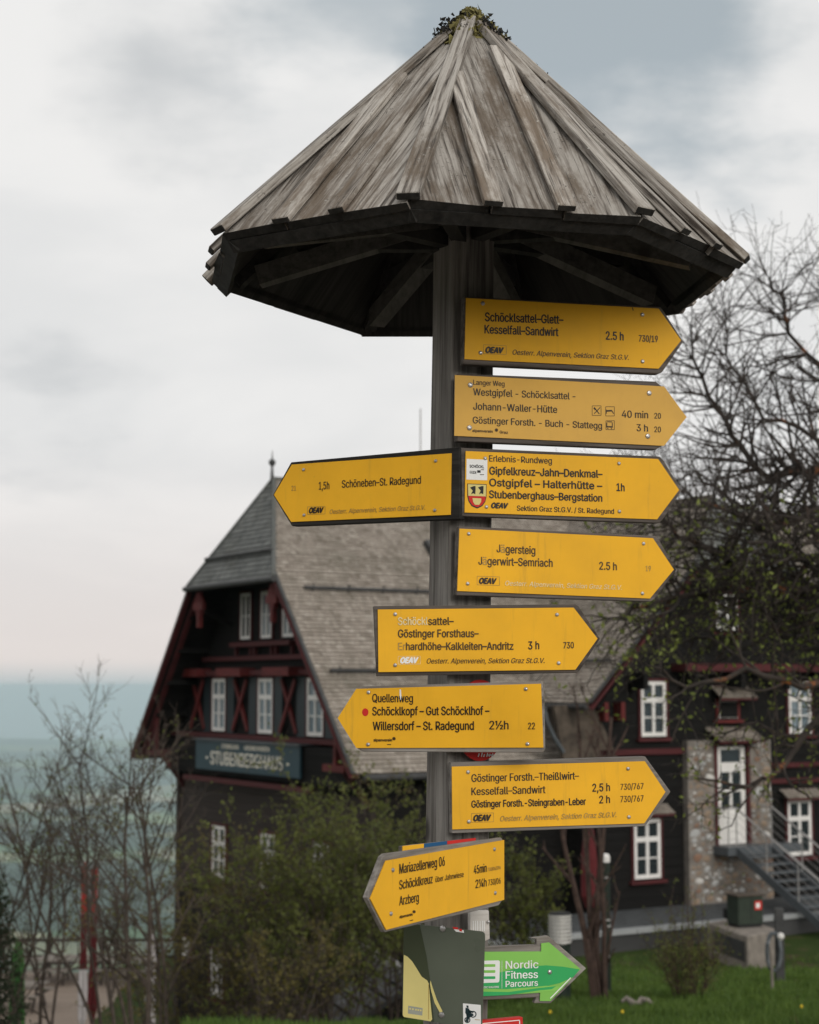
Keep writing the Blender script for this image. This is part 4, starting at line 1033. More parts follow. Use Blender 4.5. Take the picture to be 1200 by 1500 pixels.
for sg in (-1, 1):
    MB().beam((WC + sg * 4.93, WF0 - .03, WZ0 - .14), (WC + sg * 1.6, WF0 - .03, 4.42), .06, .2, (0, 1, 0)).build('barge_board', H_red, wroof)
    MB().beam((WC + sg * 4.6, WF0 + .12, WZ0 - .12), (WC + sg * 1.6, WF0 + .12, 4.1), .05, .12, (0, 1, 0)).build('barge_trim', H_black, wroof)
    MB().beam((WC + sg * 4.95, WF0 - .08, WZ0 + .03), (WC + sg * 1.65, WF0 - .08, 4.6), .05, .07, (0, 1, 0)).build('verge_strip', H_lead, wroof)
wc = MB(); wc.prism([(WC - 4.1, WB, -4), (WC + 4.1, WB, -4), (WC + 4.1, WB, 1.8), (WC + 1.4, WB, 4.7), (WC - 1.4, WB, 4.7), (WC - 4.1, WB, 1.8)], (0, 2.5, 0)); wc.build('wall', H_black, house)
z = -3.75; k = 0
while z < 4.5:
    hw = 4.1 if z < 1.6 else 4.1 - (z - 1.6) * .93
    if z > .22 or True:
        HP('board', H_black, (WC - hw, WB - .03, z + .004), (WC + hw, WB - .002, z + .228))
    z += .235
# wing details
HP('sill_beam', H_red, (WC - 4.1, WB - .12, -.08), (8.93, WB - .031, .06)); HP('sill_beam', H_red, (11.67, WB - .12, -.9), (14.5, WB - .031, -.78)); HP('sill_beam', H_red, (11.67, WB - .12, -.5), (14.5, WB - .031, -.38))
HP('floor_beam', H_red, (8.6, WF0 + .2, 1.95), (13.6, WB - .04, 2.14))
for u in (7.3, 8.9, 10.4, 11.9, 13.4): HP('floor_beam_post', H_black, (u - .07, WF0 + .12, 1.5), (u + .07, WB - .04, 1.9))
for u in (6.35, 6.85): 
    HP('eave_bracket', H_redb, (u - .06, WB - .35, .75), (u + .06, WB - .04, 1.2))
wwin(8.0, .36, .78, 1.34); wwin(12.85, .36, .78, 1.34, glass=GLASSC); wwin(7.75, -3.05, .82, 1.42); wwin(12.75, -2.75, .82, 1.42)
wwin(10.42, 4.0 - 1.0, .7, .9, trans=0)
HP('corner_post', H_black, (WC - 4.14, WB - .06, -3.75), (WC - 3.9, WB, 1.4))
# little window with its own shingle canopy, over the door
wwin(10.4, .78, .62, .42, casing=H_redb, trans=0, mull=False, bar=False)
HP('window_lining', H_black, (10.12, WB - .12, .8), (10.68, WB - .05, 1.18))
def canopy(u0, u1, z0, z1, dep, name='canopy'):
    m = MB(); m.prism([(u0, WB - .03, z1), (u1, WB - .03, z1), (u1 + .1, WB - dep, z0), (u0 - .1, WB - dep, z0)], (0, 0, -.05)); o = m.build(name, H_red, house)
    l = math.hypot(dep, z1 - z0)
    shingles(o, (u0, WB - dep, z0), (1, 0, 0), (0, dep, z1 - z0), l * .9, lambda t_: (-.1, u1 - u0 + .1), expo=.1, wid=.13)
canopy(9.95, 10.95, 1.28, 1.6, .45); canopy(9.75, 11.05, .22, .55, .6); canopy(12.2, 13.3, -1.28, -1.05, .35); canopy(7.25, 8.3, -1.5, -1.28, .35)
# brown mossy skirt at the wing's corner
pts = [onV(x, y, -4.72) for x, y in ((812, 1034), (868, 1030), (906, 1112), (826, 1112))]
m = MB(); m.prism([tuple(p) for p in pts], (0, .12, 0)); sk = m.build('weathered_skirt', H_moss, house)
m = MB(); m.tube([tuple(onV(x, y, -4.78)) for x, y in ((797, 1036), (801, 1056), (812, 1080), (826, 1102))], .05, 6); m.build('downpipe', H_metal, house)
# rubble stone porch
SF = WB - .22
st = MB(); st.mm((8.93, SF, -3.8), (9.78, WB, .24)); st.mm((10.94, SF, -3.8), (11.67, WB, .24)); st.mm((9.78, SF, -3.8), (10.94, WB, -2.36)); pier = st.build('stone_wall', MORTAR, house)
smesh = []
for k in range(9):
    bmv = bmesh.new(); bmesh.ops.create_icosphere(bmv, subdivisions=1, radius=.5)
    for v_ in bmv.verts:
        v_.co *= random.uniform(.75, 1.08); v_.co.y *= .55
    me = bpy.data.meshes.new('stone'); bmv.to_mesh(me); bmv.free(); me.materials.append(STONES[(0, 1, 2, 3, 2, 1, 2, 1, 2)[k]]); smesh.append(me)
placed = []
for _ in range(5000):
    if len(placed) > 290: break
    u = random.uniform(9.0, 11.6); z = random.uniform(-3.7, .16)
    w = random.choice((.1, .14, .2, .27, .33)) * random.uniform(.8, 1.1)
    if z > -2.5 and 9.66 - 0 < u < 11.04: continue
    if any(abs(u - a) < (w + c) * .49 and abs(z - b_) < (w + c) * .31 for a, b_, c in placed): continue
    placed.append((u, z, w))
    inst('stone', random.choice(smesh), pier, Matrix.Translation((u, SF, z)) @ Matrix.Rotation(random.uniform(-.4, .4), 4, 'Y') @ Matrix.Diagonal((w * 1.15, .1, w * 1.1 * random.uniform(.5, .75), 1)))
# door in the porch
dw = .92; dh = 2.36
m = MB(); m.mm((9.78, SF - .03, -2.34), (9.87, SF + .1, .2)); m.mm((10.85, SF - .03, -2.34), (10.94, SF + .1, .2)); m.mm((9.87, SF - .03, .1), (10.85, SF + .1, .24)); m.build('door_frame', H_red, house)
D = Matrix.Translation((10.36, SF + .1, -2.34)) @ WF
m = MB(); x = .46
m.mm((-x, 0, 0), (-x + .13, .06, 2.42)); m.mm((x - .13, 0, 0), (x, .06, 2.42)); m.mm((-x + .13, 0, .0), (x - .13, .055, .86)); m.mm((-x + .13, 0, 1.78), (x - .13, .06, 2.02)); m.mm((-x + .13, 0, 2.34), (x - .13, .06, 2.42)); m.mm((-.04, .001, .86), (.04, .05, 1.78)); m.mm((-x + .13, .002, 1.29), (-.04, .05, 1.36)); m.mm((.04, .002, 1.29), (x - .13, .05, 1.36))
door = m.build('door', H_white, house); door.matrix_local = D
for a in ((-x + .13, -.04), (.04, x - .13)):
    for b_ in ((.86, 1.29), (1.36, 1.78)): MB().mm((a[0], .01, b_[0]), (a[1], .016, b_[1])).build('pane', GLASS, door)
MB().mm((-x + .13, .01, 2.02), (x - .13, .016, 2.34)).build('pane', GLASS, door)
MB().tube([(-.36, .06, 1.05), (-.36, .11, 1.05), (-.27, .11, 1.05)], .012, 5).build('handle', H_rail, door)
for k in range(5): MB().mm((-x + .15, .055, .1 + k * .15), (x - .15, .062, .225 + k * .15)).build('panel', H_white, door)
HP('downpipe', H_rail, (14.0, WB - .1, -3.7), (14.08, WB - .03, 1.5))

# ------------------------------------------------------------------ outside stair (a thing against the porch)
stair = thing('metal_stair', 'grey steel outside stair with cable railing leading up to the white porch door', 'stairs', HO + UA * 10.6 + VA * -5 + Vector((0, 0, -3.75)), HA)
SO = Vector((10.6, -5, -3.75))
def SP_(p): return Vector(p) - SO
zt = -2.36; v0, v1 = -5.35, -8.55; zb = -4.12; ua, ub = 10.0, 11.15
MB().mm(SP_((9.72, -4.83, zt - .05)), SP_((12.1, v0, zt))).build('landing', H_metal, stair)
MB().mm(SP_((9.70, v0 - .03, zt - .2)), SP_((12.12, v0, zt + .01))).build('landing_beam', H_metal, stair)
MB().mm(SP_((9.69, -4.83, zt - .2)), SP_((9.72, v0, zt + .01))).build('landing_beam', H_metal, stair)
for u in (ua, ub): MB().beam(SP_((u, v0, zt - .1)), SP_((u, v1, zb)), .05, .2).build('stringer', H_metal, stair)
NTR = 10
for k in range(1, NTR + 1):
    f_ = k / (NTR + .6); v = v0 + (v1 - v0) * f_; z = zt - .05 + (zb - zt) * f_
    MB().mm(SP_((ua + .03, v - .14, z - .02)), SP_((ub - .03, v + .14, z + .02))).build('tread', H_metal, stair)
for u in (ua, ub):
    MB().tube([SP_((u, -4.95, zt + .95)), SP_((u, v0, zt + .95)), SP_((u, v1, zb + 1.0)), SP_((u, v1, zb + .1))], .026, 6).build('handrail', H_rail, stair)
    for f_ in (0, .33, .66): MB().tube([SP_((u, v0 + (v1 - v0) * f_, zt + (zb - zt) * f_)), SP_((u, v0 + (v1 - v0) * f_, zt + .95 + (zb - zt) * f_))], .018, 5).build('baluster', H_rail, stair)
    for h_ in (.2, .4, .6, .8): MB().tube([SP_((u, v0, zt + h_)), SP_((u, v1, zb + h_ + .05))], .006, 4).build('cable', H_rail, stair)
MB().tube([SP_((9.74, -4.95, zt + .95)), SP_((9.74, v0, zt + .95)), SP_((ua, v0, zt + .95))], .024, 6).build('handrail', H_rail, stair)
MB().tube([SP_((9.74, v0, zt)), SP_((9.74, v0, zt + .95))], .018, 5).build('baluster', H_rail, stair)
for h_ in (.2, .4, .6, .8): MB().tube([SP_((9.74, v0, zt + h_)), SP_((ua, v0, zt + h_))], .006, 4).build('cable', H_rail, stair)

# ------------------------------------------------------------------ patio before the long side
pat = MB().mm((1.2, -7.2, -8.2), (24, WB - .0 + .0, -3.79)).build('patio', PAVE); pat.location = HO; pat.rotation_euler = (0, 0, HA); tag(pat, kind='structure')
pj = ubox('paver', PAVE)
for i in range(5):
    for j in range(26):
        a, b_ = 1.3 + j * .78, -7.1 + i * .5
        inst('paver', pj, pat, Matrix.Translation((a + .38 + (.39 if i % 2 else 0), b_ + .245, -3.775 + random.uniform(-.004, .004))) @ Matrix.Diagonal((.745, .465, .04, 1)))
for j in range(22):
    a = 1.2 + j; inst('kerb_stone', ubox('kerb_stone', KERB), pat, Matrix.Translation((a + .5, -7.33, -3.78)) @ Matrix.Diagonal((.985, .24, .1, 1)))
inst('retaining_wall', ubox('retaining_wall', H_lead), pat, Matrix.Translation((12.6, -7.3, -5.9)) @ Matrix.Diagonal((22.8, .16, 4.14, 1)))

# ------------------------------------------------------------------ yard furniture
def gz(x, y): return ground_h(x, y)
# bollard lamp, ribbed metal head on a dark post
p = at(821, 1440, 22); p.z = gz(p.x, p.y)
t_ = thing('bollard_lamp', 'short lamp with bright ribbed metal cylinder head behind the green arrow sign', 'bollard lamp', p)
top = at(821, 1339, 22).z - p.z; hb = at(821, 1382, 22).z - p.z
MB().lathe([(.13, -.3), (.13, hb)], 16).build('post', C_post, t_)
prof = []; nr = 8
for k in range(nr):
    z = hb + (top - hb) * k / nr; d = (top - hb) / nr; prof += [(.095, z + .002), (.095, z + d * .34), (.146, z + d * .38), (.146, z + d * .94), (.095, z + d * .98)]
MB().lathe([(.12, hb)] + prof, 20).build('ribbed_head', C_rib, t_)
MB().lathe([(.148, top), (.13, top + .02), (.05, top + .03)], 18).build('cap', C_black, t_)
# tall slim lamp post
p = at(889, 1434, 24); p.z = gz(p.x, p.y)
t_ = thing('lamp_post', 'slim dark green lamp post with pale rounded top, behind the bare multi-stemmed tree', 'lamp post', p)
top = at(889, 1250, 24).z - p.z
MB().lathe([(.075, -.3), (.06, .1), (.058, top - .12)], 14).build('post', C_post, t_)
MB().lathe([(.062, top - .12), (.064, top - .05), (.045, top - .01), (.012, top)], 14).build('lamp_top', H_white, t_)
for py in (1285, 1347, 1356, 1400): 
    z = at(889, py, 24).z - p.z; MB().lathe([(.066, z - .012), (.066, z + .012)], 14).build('ring', H_rail, t_)
# plinth, cabinet
P0 = at_z(1096, 1419, -4.1); ang = R(-8)
ground0 = gz(P0.x, P0.y)
t_ = thing('concrete_plinth', 'low weathered concrete plinth with dark side panel in the grass below the stair', 'plinth', (P0.x, P0.y, ground0))
lft = at_z(1037, 1396, ground0 + .0) - P0; rgt = at_z(1143, 1408, ground0) - P0
ztop = at(1096, 1372, P0.y).z - ground0
m = MB(); b4 = [Vector((0, 0, -.4)), Vector((rgt.x, rgt.y, -.4)), Vector((rgt.x + lft.x, rgt.y + lft.y, -.4)), Vector((lft.x, lft.y, -.4))]
m.prism(b4, (0, 0, .4 + ztop)); m.build('block', CONC, t_, bevel=.02)
ln = Vector((lft.x, lft.y, 0)); nn = Vector((-ln.y, ln.x, 0)).normalized()
if nn.y > 0: nn = -nn
m = MB(); m.prism([ln * .06 + nn * .012 + Vector((0, 0, .12)), ln * .84 + nn * .012 + Vector((0, 0, .12)), ln * .84 + nn * .012 + Vector((0, 0, ztop - .12)), ln * .06 + nn * .012 + Vector((0, 0, ztop - .12))], -nn * .006); m.build('side_panel', H_lead, t_)
cb = P0 + (rgt + lft) * .5; 
t2 = thing('utility_cabinet', 'dark green metal cabinet with red and white sticker standing on the concrete plinth', 'cabinet', (cb.x + .05, cb.y, ground0 + ztop), R(22))
cw = .62; ch = at(1100, 1311, cb.y).z - (ground0 + ztop)
MB().mm((-cw / 2, -.22, .06), (cw / 2, .22, ch)).build('body', C_cabinet, t2, bevel=.015)
MB().mm((-cw / 2 + .03, -.2, 0), (cw / 2 - .03, .2, .06)).build('foot', C_black, t2)
MB().mm((-cw / 2 - .03, -.26, ch), (cw / 2 + .03, .26, ch + .03)).build('lid', H_moss, t2)
MB().mm((.01, -.226, .1), (.02, -.2205, ch - .06)).build('door_gap', C_black, t2)
MB().mm((.1, -.226, .36), (.27, -.2215, .54)).build('sticker', P_red, t2); MB().mm((.13, -.229, .4), (.22, -.227, .5)).build('sticker', P_white, t2)
q_ = P0 + lft * .75 + rgt * .45
t3 = thing('black_spotlight', 'small black floodlight beside the green cabinet on the plinth', 'floodlight', (q_.x, q_.y, ground0 + ztop), R(15))
MB().mm((-.16, -.08, .1), (.14, .08, .32)).build('housing', C_black, t3, bevel=.02); MB().mm((-.03, -.03, 0), (.03, .03, .1)).build('bracket', C_black, t3); MB().mm((-.13, -.084, .13), (.11, -.08, .29)).build('lens', GLASS, t3)
# standpipe
p = at(1143, 1434, 28); p.z = gz(p.x, p.y); hh = at(1143, 1330, 28).z - p.z
t_ = thing('standpipe', 'grey standpipe post with coiled hose and pale tap in the grass at the right', 'standpipe', p)
MB().box((0, 0, hh / 2 - .1), (.14, .1, hh + .2)).build('post', H_lead, t_, bevel=.01)
m = MB(); m.tube([Vector((-.03 + .11 * math.cos(a * math.pi / 7) - .08, -.09 + .01 * (a % 3), hh * .42 + .3 * math.sin(a * math.pi / 7))) for a in range(15)], .035, 6); m.build('hose', H_metal, t_)
m = MB(); m.lathe([(.02, -.05), (.06, 0), (.05, .05), (.01, .07)], 10, (.0, -.1, hh * .62)); m.build('tap', H_white, t_)
p = at(1133, 1470, 24); p.z = gz(p.x, p.y)
tag(MB().tube([(p.x, p.y, p.z - .2), (p.x - .02, p.y, p.z + .62)], .02, 6).build('wooden_stake', CONC), 'thin pale wooden stake leaning in the grass in front of the standpipe', 'stake')
# log in the grass
def stones_in(px, py, Y, lab, sc, mat):
    p = at_z(px, py, gz(0, Y)); p.z = gz(p.x, p.y); m = MB()
    n = 7; m.tube([p + Vector((sc * (k / n - .5), .05 * math.sin(k * 2), .06 + .03 * math.sin(k * 1.7))) for k in range(n)], [.02, .035, .045, .03, .045, .03, .015], 7)
    return m.build('driftwood_log', mat)
tag(stones_in(937, 1466, 19, '', .42, CONC), 'short pale log lying in the grass right of the green arrow sign', 'log')
tag(stones_in(1165, 1400, 30, '', .6, CONC), 'pale brown log lying in the grass at the far right beside the standpipe', 'log')

# lean-to with pale metal edge left of the signpost
a1 = at(512, 1379, 31); a2 = at(612, 1434, 27)
L0 = thing('lean_to_shed', 'low dark lean-to shed with pale metal roof edge behind the olive panel', 'shed', (a1.x, a1.y, a1.z))
d12 = a2 - a1; nrm_ = Vector((-d12.y, d12.x, 0)).normalized()
if nrm_.y > 0: nrm_ = -nrm_
m = MB(); fall = nrm_ * 2.2 + Vector((0, 0, -1.3))
m.prism([Vector((0, 0, 0)), d12, d12 + fall, fall], (0, 0, -.1)); m.build('roof', H_lead, L0)
for k in range(1, 9):
    a = fall * (k / 9) + Vector((0, 0, .012)); MB().beam(a, a + d12, .03, .03).build('batten', H_black, L0)
MB().beam(Vector((-.05, 0, .03)), d12 * 1.02 + Vector((0, 0, .03)), .14, .1).build('roof_edge', H_rail, L0)
m = MB(); m.prism([-nrm_ * .1 + Vector((0, 0, -.1)), d12 - nrm_ * .1 + Vector((0, 0, -.1)), d12 + fall * .94 + Vector((0, 0, -.14)), fall * .94 + Vector((0, 0, -.14))], (0, 0, -2.6)); m.build('wall', H_black, L0)

# ------------------------------------------------------------------ terrace at the far left
DZ = -8.05
deck = thing('terrace_deck', 'beige plank terrace beyond the bare trees at lower left', 'terrace', (-11, 52, DZ))
MB().mm((-12, -4.6, -3), (6, 7.0, -.05)).build('base', H_lead, deck)
for k in range(46): part_box('deck_board', DECK, deck, (-12, -4.6 + k * .25, -.045), (6, -4.6 + k * .25 + .238, random.uniform(-.004, .004)))
rail = thing('terrace_railing', 'dark timber railing along the far edge of the terrace', 'railing', (-11, 58.8, DZ))
for k in range(11): part_box('post', H_brown, rail, (-12 + k * 1.8, -.06, 0), (-12 + k * 1.8 + .12, .06, 1.05))
part_box('rail', H_brown, rail, (-12, -.08, 1.05), (6.1, .08, 1.14)); part_box('rail', H_brown, rail, (-12, -.03, .5), (6.1, .03, .6))
labs = ['pale wooden picnic table nearest the left end of the terrace', 'pale wooden picnic table in the middle of the terrace', 'pale wooden picnic table nearest the inn on the terrace', 'pale wooden picnic table at the front left of the terrace']
for lab, (px, Y) in zip(labs, ((60, 57), (105, 57.5), (190, 57), (20, 52.5))):
    p = at(px, 1430, Y)
    t_ = thing('picnic_table', lab, 'table', (p.x, Y, DZ), R(random.uniform(-8, 8)), 'picnic tables on the terrace')
    for k in range(4): part_box('table_board', CONC, t_, (-1, -.4 + k * .2, .72), (1, -.4 + k * .2 + .185, .76))
    for sx_ in (-.8, .8):
        m = MB(); m.beam((sx_, -.1, .72), (sx_, -.6, 0), .08, .05, (1, 0, 0)); m.beam((sx_, .1, .72), (sx_, .6, 0), .08, .05, (1, 0, 0)); m.mm((sx_ - .04, -.8, .4), (sx_ + .04, .8, .46)); m.build('trestle', H_brown, t_)
    for sy_ in (-1, 1): part_box('bench_board', CONC, t_, (-1, sy_ * .7 - .13, .46), (1, sy_ * .7 + .13, .5))
def parasol(px, pyt, Y, lab, prof, mats, name='closed_parasol'):
    p = at(px, pyt, Y); h_ = p.z - DZ
    t_ = thing(name, lab, 'parasol', (p.x, Y, DZ), 0, 'closed parasols on the terrace')
    MB().lathe([(.03, 0), (.025, h_ + .05)], 8).build('pole', H_rail, t_)
    MB().lathe([(.3, 0), (.28, .1), (.05, .14)], 12).build('base', CONC, t_)
    for nm, mat, pr in prof:
        m = MB(); n = 14; pr = [(r_ * .72 * random.uniform(.8, 1.15), h_ * f_) for r_, f_ in pr]; m.lathe(pr, n)
        for i in range(len(m.v)):
            x, y, z = m.v[i]; k = 1 + .28 * (1 if (i % n) % 2 else -1); m.v[i] = (x * k, y * k, z)
        m.build(nm, mats[mat], t_)
MT = {'r': F_red, 'd': F_dred, 'w': F_white, 'g': F_green}
parasol(125, 1262, 47, 'tall closed parasol with scarlet top and white skirt behind bare trunks', [('canopy', 'r', [(.02, 1), (.11, .97), (.1, .82), (.13, .72)]), ('skirt', 'd', [(.11, .715), (.1, .5), (.13, .42)]), ('skirt', 'w', [(.13, .41), (.16, .3), (.16, .15), (.08, .12)])], MT)
parasol(139, 1266, 47.6, 'tall closed parasol with scarlet top and dark red skirt, right of the white-skirted one', [('canopy', 'r', [(.02, 1), (.12, .96), (.09, .85), (.12, .72)]), ('skirt', 'd', [(.1, .71), (.13, .4), (.15, .2), (.05, .1)])], MT)
parasol(27, 1372, 45, 'closed bright green parasol at the left edge of the terrace', [('canopy', 'g', [(.03, 1), (.2, .85), (.24, .5), (.28, .3), (.16, .12)])], MT)
parasol(222, 1350, 43, 'closed off-white parasol beside the inn corner', [('canopy', 'w', [(.03, 1), (.12, .9), (.15, .6), (.17, .4), (.13, .12)])], MT)
parasol(871, 1205, 33, 'closed dark red parasol behind the multi-stemmed bare tree', [('canopy', 'd', [(.03, 1), (.1, .97), (.15, .9), (.18, .8), (.1, .77)])], MT) if False else None
pz = at(869, 1210, 33); gzz = -3.78
t_ = thing('closed_parasol', 'closed dark red parasol on the patio behind the multi-stemmed tree', 'parasol', (pz.x, 33.8, gz(pz.x, 33.8)))
h_ = pz.z - gz(pz.x, 33.8)
MB().lathe([(.03, 0), (.025, h_)], 8).build('pole', H_rail, t_); MB().lathe([(.08, h_ * .42), (.17, h_ * .5), (.16, h_ * .75), (.1, h_ * .95), (.02, h_ * 1.0)], 12).build('canopy', F_dred, t_)

# ------------------------------------------------------------------ plants
def rv(): return Vector((random.gauss(0, 1), random.gauss(0, 1), random.gauss(0, 1))).normalized()
class Plant:
    def __init__(s): s.b = MB(); s.l = MB(); s.tips = []
    def seg(s, pts, r0, r1, n=5):
        k = len(pts); s.b.tube(pts, [max(.0015, r0 + (r1 - r0) * i / (k - 1)) for i in range(k)], n, caps=False, tones=[min(1, max(0, (r0 + (r1 - r0) * i / (k - 1)) - .008) / .02) for i in range(k)])
    def grow(s, p, d, L_, r, lvl, maxl, up=.12, wig=.22, kids=(3, 5), ratio=.62, spread=.8, wind=Vector((0, 0, 0)), leafp=0, n=5):
        k = max(3, int(4 + L_ * 2)) if lvl < maxl else 4
        pts = [p.copy()]; dd = d.normalized()
        for i in range(k):
            dd = (dd + rv() * wig + Vector((0, 0, up)) + wind).normalized(); p = p + dd * (L_ / k); pts.append(p.copy())
        s.seg(pts, r, r * .4 if lvl < maxl else .0018, n if lvl < maxl else 3)
        s.tips.append(pts)
        if lvl >= maxl: return
        for c in range(random.randint(*kids)):
            i = random.randint(max(1, int(k * .3)) if lvl == 0 else 1, k - 1); t_ = random.random(); q = pts[i].lerp(pts[i + 1] if i < k else pts[i], t_)
            base_d = (pts[i + 1 if i < k else i] - pts[i - 1]).normalized(); side = base_d.cross(rv()).normalized()
            nd_ = (base_d * (1 - spread * .45) + side * spread).normalized()
            s.grow(q, nd_, L_ * ratio * random.uniform(.6, 1.1), max(.002, r * (.62 - .3 * i / k)), lvl + 1, maxl, up, wig, kids, ratio, spread, wind, leafp, max(3, n - 1))
    def leaves(s, dens, size, jit=.03, pick=None, aspect=.5):
        for pts in s.tips:
            if pick and not pick(pts[-1]): continue
            L_ = sum((pts[i + 1] - pts[i]).length for i in range(len(pts) - 1)); n = int(dens * L_ + random.random())
            if L_ > 1.6: n = int(n * .3)
            for _ in range(n):
                i = random.randrange(len(pts) - 1); q = pts[i].lerp(pts[i + 1], random.random()) + rv() * random.uniform(0, jit)
                a = (rv() + Vector((0, 0, .4))).normalized() * size * random.uniform(.5, 1.3); b_ = a.cross(rv()).normalized() * a.length * aspect
                s.l.quad(q, q + a * .5 + b_ * .5, q + a, q + a * .5 - b_ * .5)
    def finish(s, name, label, cat, bark, leaf=None, group=None, base_=(0, 0, 0)):
        t_ = thing(name, label, cat, base_, 0, group); o = Vector(base_)
        s.b.v = [tuple(Vector(v) - o) for v in s.b.v]; s.l.v = [tuple(Vector(v) - o) for v in s.l.v]
        s.b.build('trunk_and_branches', bark, t_, attr='thick')
        if s.l.v and leaf: s.l.build('leaves', leaf, t_)
        return t_
random.seed(21)
# the old tree reaching in from the right
P = Plant()
limbs = [  # pixel polylines with their distance in metres and start radius
 ([(1420, 1000, 14.4), (1300, 900, 14.2), (1215, 862, 14), (1130, 872, 13.8), (1060, 866, 13.6), (1000, 872, 13.4), (940, 885, 13.2), (895, 905, 13)], .06),
 ([(1400, 900, 14.6), (1290, 760, 14.5), (1215, 690, 14.3), (1170, 686, 14.2), (1130, 708, 14), (1085, 655, 13.9), (1045, 600, 13.8), (1020, 540, 13.8), (1012, 480, 13.7)], .055),
 ([(1400, 920, 14), (1280, 820, 13.8), (1180, 812, 13.7), (1090, 845, 13.5), (1030, 800, 13.3), (975, 770, 13.2), (930, 745, 13.1)], .045),
 ([(1400, 1100, 14), (1290, 1120, 13.7), (1210, 1040, 13.4), (1150, 1120, 13.2), (1130, 1140, 13.1), (1090, 1152, 13), (1020, 1140, 12.9)], .045),
 ([(1400, 860, 15.5), (1300, 650, 15.4), (1220, 560, 15.3), (1160, 490, 15.2), (1150, 450, 15.1), (1128, 410, 15)], .035),
 ([(1400, 1000, 13.4), (1290, 985, 13.2), (1180, 1010, 13), (1090, 985, 12.9), (1010, 1005, 12.8), (950, 975, 12.7)], .045),
 ([(1400, 950, 15), (1290, 930, 14.8), (1190, 935, 14.6), (1100, 925, 14.4), (1020, 940, 14.3), (950, 935, 14.2)], .04),
 ([(1420, 820, 14.4), (1330, 730, 14.2), (1240, 770, 14), (1160, 755, 13.9), (1090, 740, 13.8), (1020, 690, 13.7)], .045),
 ([(1400, 800, 16), (1320, 520, 15.8), (1260, 430, 15.7), (1228, 395, 15.5)], .03),
 ([(1400, 1060, 14.6), (1300, 1060, 14.4), (1190, 1085, 14.1), (1115, 1060, 14), (1060, 1075, 13.9)], .035),
 ([(1300, 900, 14.2), (1240, 850, 14.1), (1180, 880, 14), (1140, 930, 13.9), (1128, 1010, 13.8), (1140, 1080, 13.7)], .03),
]
limbs += [
 ([(1420, 880, 13.6), (1300, 800, 13.5), (1200, 745, 13.4), (1120, 775, 13.3), (1050, 745, 13.2), (985, 715, 13.1)], .04),
 ([(1420, 840, 15.6), (1310, 700, 15.4), (1200, 640, 15.2), (1120, 610, 15.1), (1070, 540, 15), (1062, 470, 15)], .035),
 ([(1420, 980, 15.4), (1310, 880, 15.2), (1200, 900, 15), (1110, 830, 14.9), (1040, 860, 14.8), (975, 845, 14.7)], .035),
 ([(1420, 900, 13.2), (1300, 850, 13.1), (1190, 790, 13), (1100, 800, 12.9), (1030, 770, 12.8)], .03),
]
trunk_top = at(1420, 960, 14.5)
tb = Vector((trunk_top.x + .2, 14.6, gz(trunk_top.x, 14.6)))
P.seg([tb, tb + Vector((.05, 0, .7)), tb.lerp(trunk_top, .7), trunk_top, at(1400, 860, 15)], .24, .1, 10)
for pl, r0 in limbs:
    pts = []
    raw = [at(*q) for q in pl]
    for i in range(len(raw) - 1):
        for k in range(3): pts.append(raw[i].lerp(raw[i + 1], k / 3) + rv() * .035)
    pts.append(raw[-1]); n = len(pts)
    r0 *= .9; P.seg(pts, r0, .008, 7)
    for i in range(3, n):
        f_ = i / n
        low = pl[-1][1] > 970
        for c in range((1 if low else 4) if f_ > .2 else 3):
            dirn = (pts[i] - pts[i - 1]).normalized(); side = dirn.cross(rv()).normalized()
            up = .06 if pl[-1][1] < 800 else .03
            P.grow(pts[i], dirn * random.uniform(.3, .9) + side + Vector((-.1, -.1, up)), random.uniform(.3, .8) * (.7 if low else 1), r0 * (1 - f_) * .42 + .0045, 1, 3, up * .8, .24, (2, 4), .62, .85)
P.leaves(6, .05, .02, lambda q: q.z < 2.7 + random.uniform(-.5, .5))
P.finish('old_fruit_tree', 'gnarled tree reaching in from the right with orange lichen and a few fresh leaves', 'tree', BARKL, LF_bud, None, tb)

def shoots(base_, nst, hgt, lean, r, maxl=2, wig=.13, up=.05, spr=.35, kids=(3, 5), ratio=.5, wind=Vector((0, 0, 0)), spread=.55):
    P = Plant()
    for _ in range(nst):
        a = random.uniform(0, 2 * math.pi); d = Vector((math.cos(a) * spr + lean[0], math.sin(a) * spr + lean[1], 1)).normalized()
        P.grow(base_ + Vector((math.cos(a), math.sin(a), 0)) * .12 + Vector((0, 0, -.15)), d, hgt * random.uniform(.75, 1.05), r * random.uniform(.7, 1.1), 0, maxl, up, wig, kids, ratio, spread, wind)
    return P
